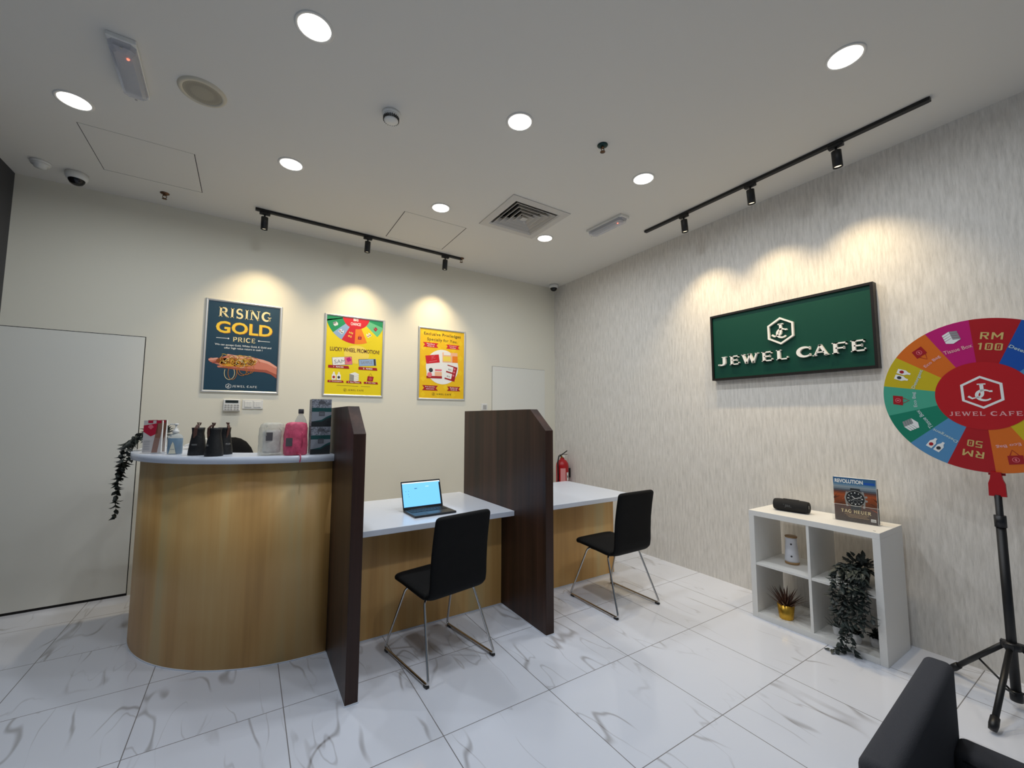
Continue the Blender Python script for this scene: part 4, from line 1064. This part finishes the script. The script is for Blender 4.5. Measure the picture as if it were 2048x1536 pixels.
# brochures in a clear holder
t = thing('brochure_holder', 'clear acrylic holder of brochures at the plant end of the counter', 'holder', (-4.185, -1.145, ZC), math.radians(-28))
for c, d, nm in (((0, .03, .075), (.125, .003, .15), 'back_plate'), ((0, -.03, .05), (.125, .003, .10), 'front_plate'), ((0, 0, .0015), (.125, .06, .003), 'base_plate'), ((-.0615, 0, .05), (.003, .06, .1), 'side_wall'), ((.0615, 0, .05), (.003, .06, .1), 'side_wall')): MB().box(c, d, CLEAR).build(nm, t)
for k, (yy, dx, cols) in enumerate(((-.018, -.002, ((214, 205, 200), (196, 16, 54), (150, 104, 84))), (.012, .002, ((196, 176, 164), (172, 20, 50), (128, 88, 70))))):
    t2 = thing('brochure', ('red and white flower brochure in front in the clear holder', 'red and brown brochure at the back of the clear holder')[k], 'brochure', (-4.185, -1.145, ZC + .0035), math.radians(-28))
    b = MB().box((dx, yy, .105 + .003 * k), (.112, .010, .205), WH); b.build('pages', t2)
    p = Print((dx, yy - .0055, .105 + .003 * k), (1, 0, 0), (0, 0, 1), (0, -1, 0)); A, B, C_ = [ink('brochure%d%d' % (k, i), c) for i, c in enumerate(cols)]
    p.rect(-.056, -.1025, .056, .1025, A, 0); p.poly([(-.056, .03), (-.01, -.0), (.03, .02), (.03, .085), (-.056, .07)], B, 1)
    p.poly([(.0, -.1025), (.035, -.1025), (.056, .05), (.056, .1), (.03, .1)], C_, 1); p.rect(-.03, .085, .0, .1025, B, 1); p.rect(.02, .085, .05, .1025, B, 2)
    for q in range(6): p.line([(-.05, -.03 - q * .011), (-.012, -.03 - q * .011)], .003, GREY, 1)
    p.poly([(-.03, .06), (-.012, .045), (.006, .06), (-.006, .075), (-.02, .075)], PNK, 2)
    p.build('cover', t2)

# sanitizer bottle
t = thing('sanitizer_bottle', 'clear pump bottle of blue hand sanitizer on the reception counter', 'bottle', (-4.065, -1.30, ZC), math.radians(-20))
SHELL = mat('bottle_clear', (226, 236, 240), 0.08, alpha=0.30); GEL = mat('blue_gel', (24, 118, 160), 0.15, trans=0.35)
def oval(prof, b, m, k=.62, n=32):
    b.loft([[(r * math.cos(2 * PI * i / n), r * k * math.sin(2 * PI * i / n), z) for i in range(n)] for r, z in prof], m)
b = MB(); oval([(.040, 0), (.043, .004), (.043, .10), (.04, .112), (.028, .124), (.014, .13), (.013, .135)], b, SHELL); b.build('bottle_shell', t)
b = MB(); oval([(.039, .003), (.0405, .006), (.0405, .098), (.038, .1)], b, GEL); b.build('gel', t)
b = MB(); b.lathe([(.017, .132), (.017, .148), (.011, .15), (.011, .16), (.005, .162), (.005, .182)], m=WPLASTIC, n=24); b.build('pump_collar', t)
b = MB(); b.lathe([(.011, .182), (.012, .186), (.011, .192), (0, .193)], m=WPLASTIC, n=20); b.box((-.016, 0, .188), (.034, .011, .007), WPLASTIC, bev=.002); b.build('pump_head', t)
p = Print((0, -.0275, .05), (1, 0, 0), (0, 0, 1), (0, -1, 0)); p.poly([(-.02, -.045), (-.008, .01), (0, .03), (.008, .01), (.02, -.045)], ink('label_cream', (226, 220, 196)), 0); p.rect(-.012, -.02, .012, -.017, GREY, 1); p.build('front_label', t)

# black tapered leather bottles
BL = mat('black_leather', (15, 14, 14), 0.55, bump=(90, 0.2)); STR = mat('brown_leather', (82, 50, 38), 0.6)
def make_flask(loc, rz, label):
    t = thing('leather_pouch', label, 'pouch', loc, rz, 'black leather pouches on the counter')
    MB().lathe([(.0, 0), (.046, 0), (.048, .004), (.046, .03), (.040, .075), (.034, .115), (.0315, .135), (.033, .155), (.035, .168), (.033, .168), (.030, .15)], m=BL, n=36, cap=False).build('body', t)
    MB().lathe([(0, .16), (.0325, .162)], m=BL, n=30, cap=False).build('top', t)
    b = MB()
    pts = [(-.012, -.031, .105), (-.013, -.034, .135), (-.010, -.037, .165), (-.004, -.03, .178), (.0, -.02, .188)]
    for a_, c_ in zip(pts, pts[1:]):
        w = .010; b.quad([(a_[0] - w, a_[1], a_[2]), (a_[0] + w, a_[1], a_[2]), (c_[0] + w * .9, c_[1], c_[2]), (c_[0] - w * .9, c_[1], c_[2])], STR)
    b.build('strap', t, fix=False)
    b = MB(); b.tube([(0, -.02, .165), (.002, -.018, .185), (-.006, -.016, .197), (.012, -.016, .196), (.006, -.016, .184)], .005, STR, 8); b.build('toggle', t)
    b = MB()
    for q in range(2): b.tube([(.043 * math.cos(a), .043 * math.sin(a), .062 + .006 * q) for a in [math.radians(x) for x in range(230, 275, 5)]], .0008, GPLASTIC, 5)
    b.build('stitching', t)
    return t
f1 = make_flask((-3.94, -1.44, ZC), 0.0, 'tapered black leather pouch standing alone beside the sanitizer bottle')
dup(f1, (-3.848, -1.575, ZC), 'tapered black leather pouch in front of the other two', -0.7)
dup(f1, (-3.805, -1.455, ZC), 'tapered black leather pouch at the back, against the office chair top', 0.9)

# gathered gauze bags
def bag(name, label, loc, rz, w, d, h, m, inner_m, tail, seed, tagpos):
    t = thing(name, label, 'gift bag', loc, rz)
    r = random.Random(seed); rings = []; n = 30
    for z, k in ((0, .86), (.02, .97), (.3, 1.0), (.6, .98), (.84, .95), (.95, .88), (1.0, .74), (1.025, .45)):
        ring = []
        for i in range(n):
            a = 2 * PI * i / n; cx, sn = math.cos(a), math.sin(a); f = k * (1 + .05 * math.sin(7 * a + z * 9 + seed) + .03 * math.sin(13 * a - z * 5) + .02 * r.uniform(-1, 1))
            ring.append((w / 2 * f * math.copysign(abs(cx) ** .55, cx), d / 2 * f * math.copysign(abs(sn) ** .55, sn), z * h))
        rings.append(ring)
    b = MB(); b.loft(rings, m); b.build('gauze', t)
    b = MB(); b.box((0, 0, h * .42), (w * .68, d * .55, h * .72), inner_m, bev=.015, seg=3); b.build('contents', t)
    b = MB(); b.box((tagpos[0], -d * .52, tagpos[1]), (.036, .003, .05), mat('tag_grey', (84, 82, 84), 0.6)); b.build('tag', t)
    b = MB()
    for k, q in enumerate(tail): b.tube(q, .0035, m, 6)
    b.build('ribbon', t)
    return t
ORGW = mat('white_gauze', (228, 224, 208), 0.5, alpha=0.5, bump=(26, 0.9), vary=0.14); ORGP = mat('pink_gauze', (240, 92, 126), 0.5, alpha=0.86, bump=(26, 0.9), vary=0.26)
bag('gift_bag', 'white gauze bag with a grey tag on the reception counter', (-3.552, -1.655, ZC), math.radians(12), .142, .10, .195, ORGW, mat('soft_white', (222, 222, 224), 0.7), [[(-.03, -.03, .19), (-.05, -.045, .17), (-.045, -.053, .12)], [(.01, -.03, .19), (.04, -.05, .15), (.03, -.056, .08)]], 1, (-.028, .115))
bag('gift_bag', 'pink gauze bag with a grey tag beside the white one on the counter', (-3.425, -1.722, ZC), math.radians(5), .130, .10, .198, ORGP, mat('soft_pink', (240, 120, 146), 0.7), [[(.0, -.045, .012), (.01, -.078, .008), (.014, -.092, .006), (.014, -.098, -.015), (.01, -.097, -.04)], [(.0, -.03, .19), (.03, -.05, .13), (.025, -.056, .05)]], 2, (-.045, .082))

# water bottle
t = thing('water_bottle', 'clear plastic water bottle with a grey cap behind the pink bag', 'bottle', (-3.388, -1.585, ZC))
MB().lathe([(.0, 0), (.033, 0), (.036, .006), (.036, .17), (.037, .19), (.034, .212), (.022, .238), (.014, .25), (.013, .262)], m=mat('bottle_plastic', (222, 226, 222), 0.08, alpha=0.38), n=32).build('bottle', t)
b = MB(); b.lathe([(.0366, .10), (.0376, .10), (.0378, .196), (.0368, .196)], m=mat('bottle_label', (66, 66, 66), 0.5), n=32, cap=False); b.build('label_band', t)
MB().lathe([(0.0155, .258), (.0165, .26), (.0165, .285), (.014, .288), (0, .288)], m=mat('cap_grey', (74, 74, 76), 0.5), n=26).build('cap', t)

# stacked patterned gift boxes in a clear case
def stone():
    m, nt, b = new_mat('marbled_paper'); N = nt.nodes; L = nt.links
    tc = N.new('ShaderNodeTexCoord'); n = N.new('ShaderNodeTexNoise'); n.inputs['Scale'].default_value = 55; n.inputs['Detail'].default_value = 4; n.inputs['Distortion'].default_value = 1.6
    L.new(tc.outputs['Object'], n.inputs['Vector']); r = N.new('ShaderNodeValToRGB'); e = r.color_ramp.elements
    e[0].position = .36; e[0].color = (*lin((.24, .25, .27)), 1); e[1].position = .6; e[1].color = (*lin((.62, .63, .67)), 1)
    L.new(n.outputs['Fac'], r.inputs['Fac']); L.new(r.outputs['Color'], b.inputs['Base Color']); b.inputs['Roughness'].default_value = .4
    return m
STONE = stone(); PLG = ink('box_grey', (142, 146, 154)); TEALB = ink('box_teal', (22, 74, 74)); CHB = ink('box_charcoal', (36, 40, 42)); TGB = ink('box_tag', (88, 88, 94))
for k in range(2):
    t = thing('gift_box', ('patterned grey and teal gift box, lower of the stack beside the dark divider', 'patterned grey and teal gift box, upper of the stack beside the dark divider')[k], 'box', (-3.286, -1.695, ZC + .0005 + .175 * k), 0, 'stacked gift boxes')
    MB().box((0, 0, .087), (.115, .125, .174), CHB).build('box', t)
    p = Print((0, -.0628, .087), (1, 0, 0), (0, 0, 1), (0, -1, 0))
    p.rect(-.0575, .032, .0575, .086, STONE, 0); p.rect(-.0575, .006, .0575, .032, TEALB, 0); p.rect(-.0575, -.056, .0575, .006, PLG, 0)
    p.poly([(-.0575, -.056), (.0, -.045), (.03, -.025), (.0575, -.012), (.0575, -.056)], TEALB, 1); p.poly([(.0, -.056), (.03, -.036), (.0575, -.026), (.0575, -.056)], CHB, 2)
    p.poly(arc(0, .066, .022, .011, 0, 360, 18)[:-1], TGB, 1); p.text('GIFT', 0, .066, .026, .006, PLG, 2) if False else None
    p.rect(-.016, -.02, .018, .01, TGB, 2)
    for q in range(3): p.line([(-.011, -.001 - q * .006), (.013, -.001 - q * .006)], .0018, PLG, 3)
    p.build('front_print', t)
    MB().box((-.0578, 0, .087), (.001, .12, .17), STONE).build('side_print', t)
t = thing('clear_case', 'clear plastic sleeve around the stack of patterned gift boxes', 'case', (-3.286, -1.695, ZC))
MB().box((-.0605, 0, .18), (.0015, .13, .36), CLEAR).build('side_sheet', t); MB().box((0, 0, .3535), (.122, .13, .0015), CLEAR).build('top_sheet', t)
MB().box((.0605, 0, .18), (.0015, .13, .36), CLEAR).build('side_sheet', t)

# white tilted stand behind the counter and the office chair
t = thing('document_stand', 'white tilted stand peeking over the counter between sanitizer and leather pouch', 'stand', (-4.005, -0.78, 0.746))
MB().box((0, 0, .008), (.14, .12, .016), WPLASTIC, bev=.004).build('base', t)
MB().box((0, .01, .26), (.03, .02, .50), WPLASTIC).build('post', t)
MB().box((0.005, -.01, .525), (.13, .16, .014), WPLASTIC, rot=Matrix.Rotation(math.radians(-20), 3, 'Y'), bev=.003).build('tilted_board', t)

t = thing('office_chair', 'black office chair whose rounded backrest top shows above the counter', 'office chair', (-3.80, -0.36, 0))
for k in range(5):
    a = k * 2 * PI / 5 + .3; e = (0.24 * math.cos(a), 0.24 * math.sin(a))
    lg = MB().tube([(0, 0, .085), (e[0], e[1], .065)], [.022, .014], BLACKP, 10).build('base_leg', t)
    MB().cyl((e[0] - .012, e[1], .025), (e[0] + .012, e[1], .025), .025, BLACK).build('caster', lg)
MB().cyl((0, 0, .07), (0, 0, .44), .025, BLACK).build('gas_post', t)
MB().box((0, 0, .46), (.44, .42, .07), LEATHER, bev=.03, seg=4).build('seat', t)
rings = []
for z, w, th in ((.5, .16, .03), (.54, .2, .06), (.7, .215, .075), (.95, .21, .07), (1.1, .185, .065), (1.18, .155, .06), (1.235, .115, .05), (1.265, .07, .035), (1.277, .03, .015)):
    y0 = .2 - .04 * (1 - abs(z - .85) / .4)
    rings.append([(w * math.copysign(abs(math.cos(a)) ** .6, math.cos(a)), y0 + th / 2 * math.copysign(abs(math.sin(a)) ** .6, math.sin(a)), z) for a in [2 * PI * i / 28 for i in range(28)]])
b = MB(); b.loft(rings, LEATHER); b.build('backrest', t)

# ------------------------------------------------------------------ prize wheel
wc = Vector((-0.40, -4.148, 1.578)); wu = Vector((-.04715, -.99889, 0)); wv = Vector((-.13877, .00655, .9903)); wn = Vector((-.9892, .0467, -.13893))
PXY = Vector((-0.345, -4.163, 0))
t = thing('prize_wheel', 'colourful prize wheel on a black tripod stand', 'prize wheel', tuple(PXY))
C_l = wc - PXY; RW, RI = .411, .181
b = MB(); n = 96
b.lathe([(0, -.012), (RW - .001, -.012), (RW, -.011), (RW, -.001), (RW - .001, 0)], C_l, mat('wheel_edge', (214, 210, 206), 0.5), n, wn, cap=False); b.build('disc', t)
p = Print(C_l + wn * .0003, wu, wv, wn)
WRED = ink('wheel_red', (190, 10, 22)); WRED2 = ink('wheel_red_seg', (176, 6, 18)); WGOLD = ink('wheel_gold', (214, 184, 112)); WPK = ink('wheel_pale', (240, 178, 178)); WMAG = ink('wheel_magenta', (196, 8, 112)); WORG = ink('wheel_orange', (224, 110, 20)); WYEL = ink('wheel_yellow', (206, 182, 16)); WMINT = ink('wheel_mint', (72, 170, 140)); WGRN = ink('wheel_green', (6, 130, 100)); WLB = ink('wheel_lightblue', (84, 144, 190)); WBLU = ink('wheel_blue', (10, 78, 168)); WPALE = ink('wheel_text', (196, 216, 214))
BLOCK = {
    'R': (.85, [rect(0, 0, .2, 1), rect(.2, .86, .72, 1), rect(.6, .5, .8, .95), rect(.2, .42, .72, .56), [(.32, .45), (.56, .45), (.85, 0), (.6, 0)]]),
    'M': (1.05, [rect(0, 0, .2, 1), rect(.85, 0, 1.05, 1), [(.2, 1), (.525, .5), (.525, .22), (.2, .66)], [(.85, 1), (.85, .66), (.525, .22), (.525, .5)]]),
    '1': (.6, [rect(.22, 0, .44, 1), rect(.02, .78, .22, .92)]),
    '0': (.82, [rect(0, .06, .2, .94), rect(.62, .06, .82, .94), rect(.1, .86, .72, 1), rect(.1, 0, .72, .14), [(.34, .3), (.42, .3), (.48, .7), (.4, .7)]]),
    '5': (.82, [rect(0, .86, .8, 1), rect(0, .5, .2, .9), rect(0, .46, .74, .6), rect(.62, .06, .82, .56), rect(0, 0, .74, .14)])}
segs = [('RM', WRED2), ('tissue', WMAG), ('bag', WORG), ('det', WYEL), ('bag', WMINT), ('tissue', WGRN), ('det', WLB), ('RM50', WRED2), ('bag', WORG), ('det', WYEL), ('bag', WMINT), ('tissue', WGRN), ('tissue', WLB), ('det', WBLU)]
st = 360 / 14; A0 = 66.1
for k, (kind, m) in enumerate(segs):
    a0, a1 = A0 + st * k, A0 + st * (k + 1); am = math.radians((a0 + a1) / 2)
    p.poly(arc(0, 0, RW - .0015, RW - .0015, a0, a1, 12) + arc(0, 0, RI - .004, RI - .004, a1, a0, 8), m, 0)
    rot = am - PI / 2; cs = lambda r: (r * math.cos(am), r * math.sin(am))
    if kind.startswith('RM'):
        def block(word, r_, w, h):
            x, y = cs(r_); gl = [BLOCK[c] for c in word]; tw = sum(g[0] for g in gl) + .22 * (len(gl) - 1); ox = -tw / 2
            for adv, ps in gl:
                p.polys([[((a + ox) * w / tw, (b_ - .5) * h) for a, b_ in q] for q in ps], WGOLD, 2, x, y, rot=rot); ox += adv + .22
        block('RM', .318, .080, .036); block('50' if kind == 'RM50' else '100', .262, .056 if kind == 'RM50' else .088, .036)
    else:
        lab = {'tissue': 'Tissue Box', 'bag': 'Eco Bag', 'det': 'Detergent'}[kind]
        x, y = cs(.268); p.text(lab, x, y, .115 if kind != 'bag' else .088, .02, WPALE if m not in (WMAG, WORG) else WPK, 2, bold=.014, rot=rot)
        x, y = cs(.338); icon(p, kind, x, y, .062, rot + PI, 2)
p.disc(0, 0, RI, WRED, 2, n=72)
p.polys(emblem(.088), WH, 3, 0, .02); p.serif('JEWEL CAFE', .0, -.094, .265, .023, WPK, 3)
po = p.build('printed_face', t)
# red neck under the wheel, pole and tripod
TRED = mat('neck_red', (176, 10, 20), 0.4)
b = MB(); b.prism([(-.018, .0), (.018, .0), (.022, -.035), (.03, -.06), (.031, -.125), (-.031, -.125), (-.03, -.06), (-.022, -.035)], -.009, .009, TRED, X=(0, -1, 0), Y=(0, 0, 1), O=(0.0, 0, 1.178)); b.build('neck', t)
b = MB(); b.box((.02, 0, 1.36), (.012, .06, .4), TRED); b.build('back_bracket', t)
MB().cyl((0, 0, .72), (0, 0, 1.06), .014, BLACK).build('inner_pole', t)
MB().cyl((0, 0, .04), (0, 0, .90), .0185, BLACK, n=28).build('pole', t)
MB().cyl((0, 0, .895), (0, 0, .955), .0225, BLACKP, n=28).build('collar', t)
b = MB(); b.lathe([(.021, .285), (.034, .29), (.036, .315), (.021, .325)], m=BLACKP, n=30); b.build('hub', t)
feet = [Vector((-.69, -4.134, 0)) - PXY, Vector((-.19, -3.905, 0)) - PXY, Vector((-.155, -4.44, 0)) - PXY]
for f in feet:
    d = Vector((f.x, f.y, 0)).normalized(); a = d * .032 + Vector((0, 0, .3)); e = f + Vector((0, 0, .026))
    ax = (e - a).normalized()
    lg = MB().tube([a, e], .0125, BLACK, 14).build('leg', t)
    MB().tube([e - ax * .05, e - ax * .012, e + ax * .012], [.0165, .018, .015], BLACKP, 16).build('rubber_foot', lg)
    MB().box(tuple(d * .03 + Vector((0, 0, .305))), (.03, .03, .026), BLACKP, rot=None).build('leg_bracket', lg)
    m_ = a.lerp(e, .5); MB().tube([m_, d * .02 + Vector((0, 0, .075))], .005, BLACK, 8).build('brace', t)
MB().lathe([(.0, .04), (.023, .04), (.024, .05), (.024, .085), (.019, .09)], m=BLACKP, n=26).build('lower_collar', t)

# ------------------------------------------------------------------ grey armchair close to the camera
UPH = mat('charcoal_fabric', (70, 70, 74), 0.9, bump=(700, 0.35), spec=0.2)
t = thing('armchair', 'charcoal fabric armchair seen from behind at the edge of the photo', 'armchair', (-2.355, -4.306, 0), math.radians(3.9))
def cushion(c, d, r, name, rot=None, seg=5):
    o = MB().box((0, 0, 0), d, UPH, bev=r, seg=seg)
    for f in o.bm.faces: f.smooth = True
    ob = o.build(name, t); ob.location = c
    if rot: ob.rotation_euler = rot
    return ob
cushion((0, 0.0, .552), (.605, .06, .50), .018, 'backrest', (0, 0, 0))
for s in (-1, 1):
    a = cushion((s * .245, -.305, .455), (.10, .56, .345), .02, 'armrest')
    b = MB()
    pth = [(s * -.046, y, .158) for y in (-.26, -.1, .1, .26)]
    b.tube(pth, .004, UPH, 8); b.build('piping', a)
cushion((0, -.28, .385), (.40, .5, .14), .03, 'seat_cushion')
for sx in (-1, 1):
    for sy2 in (-.54, -.06): MB().cyl((sx * .24, sy2, 0), (sx * .24, sy2, .29), .014, BLACK, r2=.018).build('leg', t)
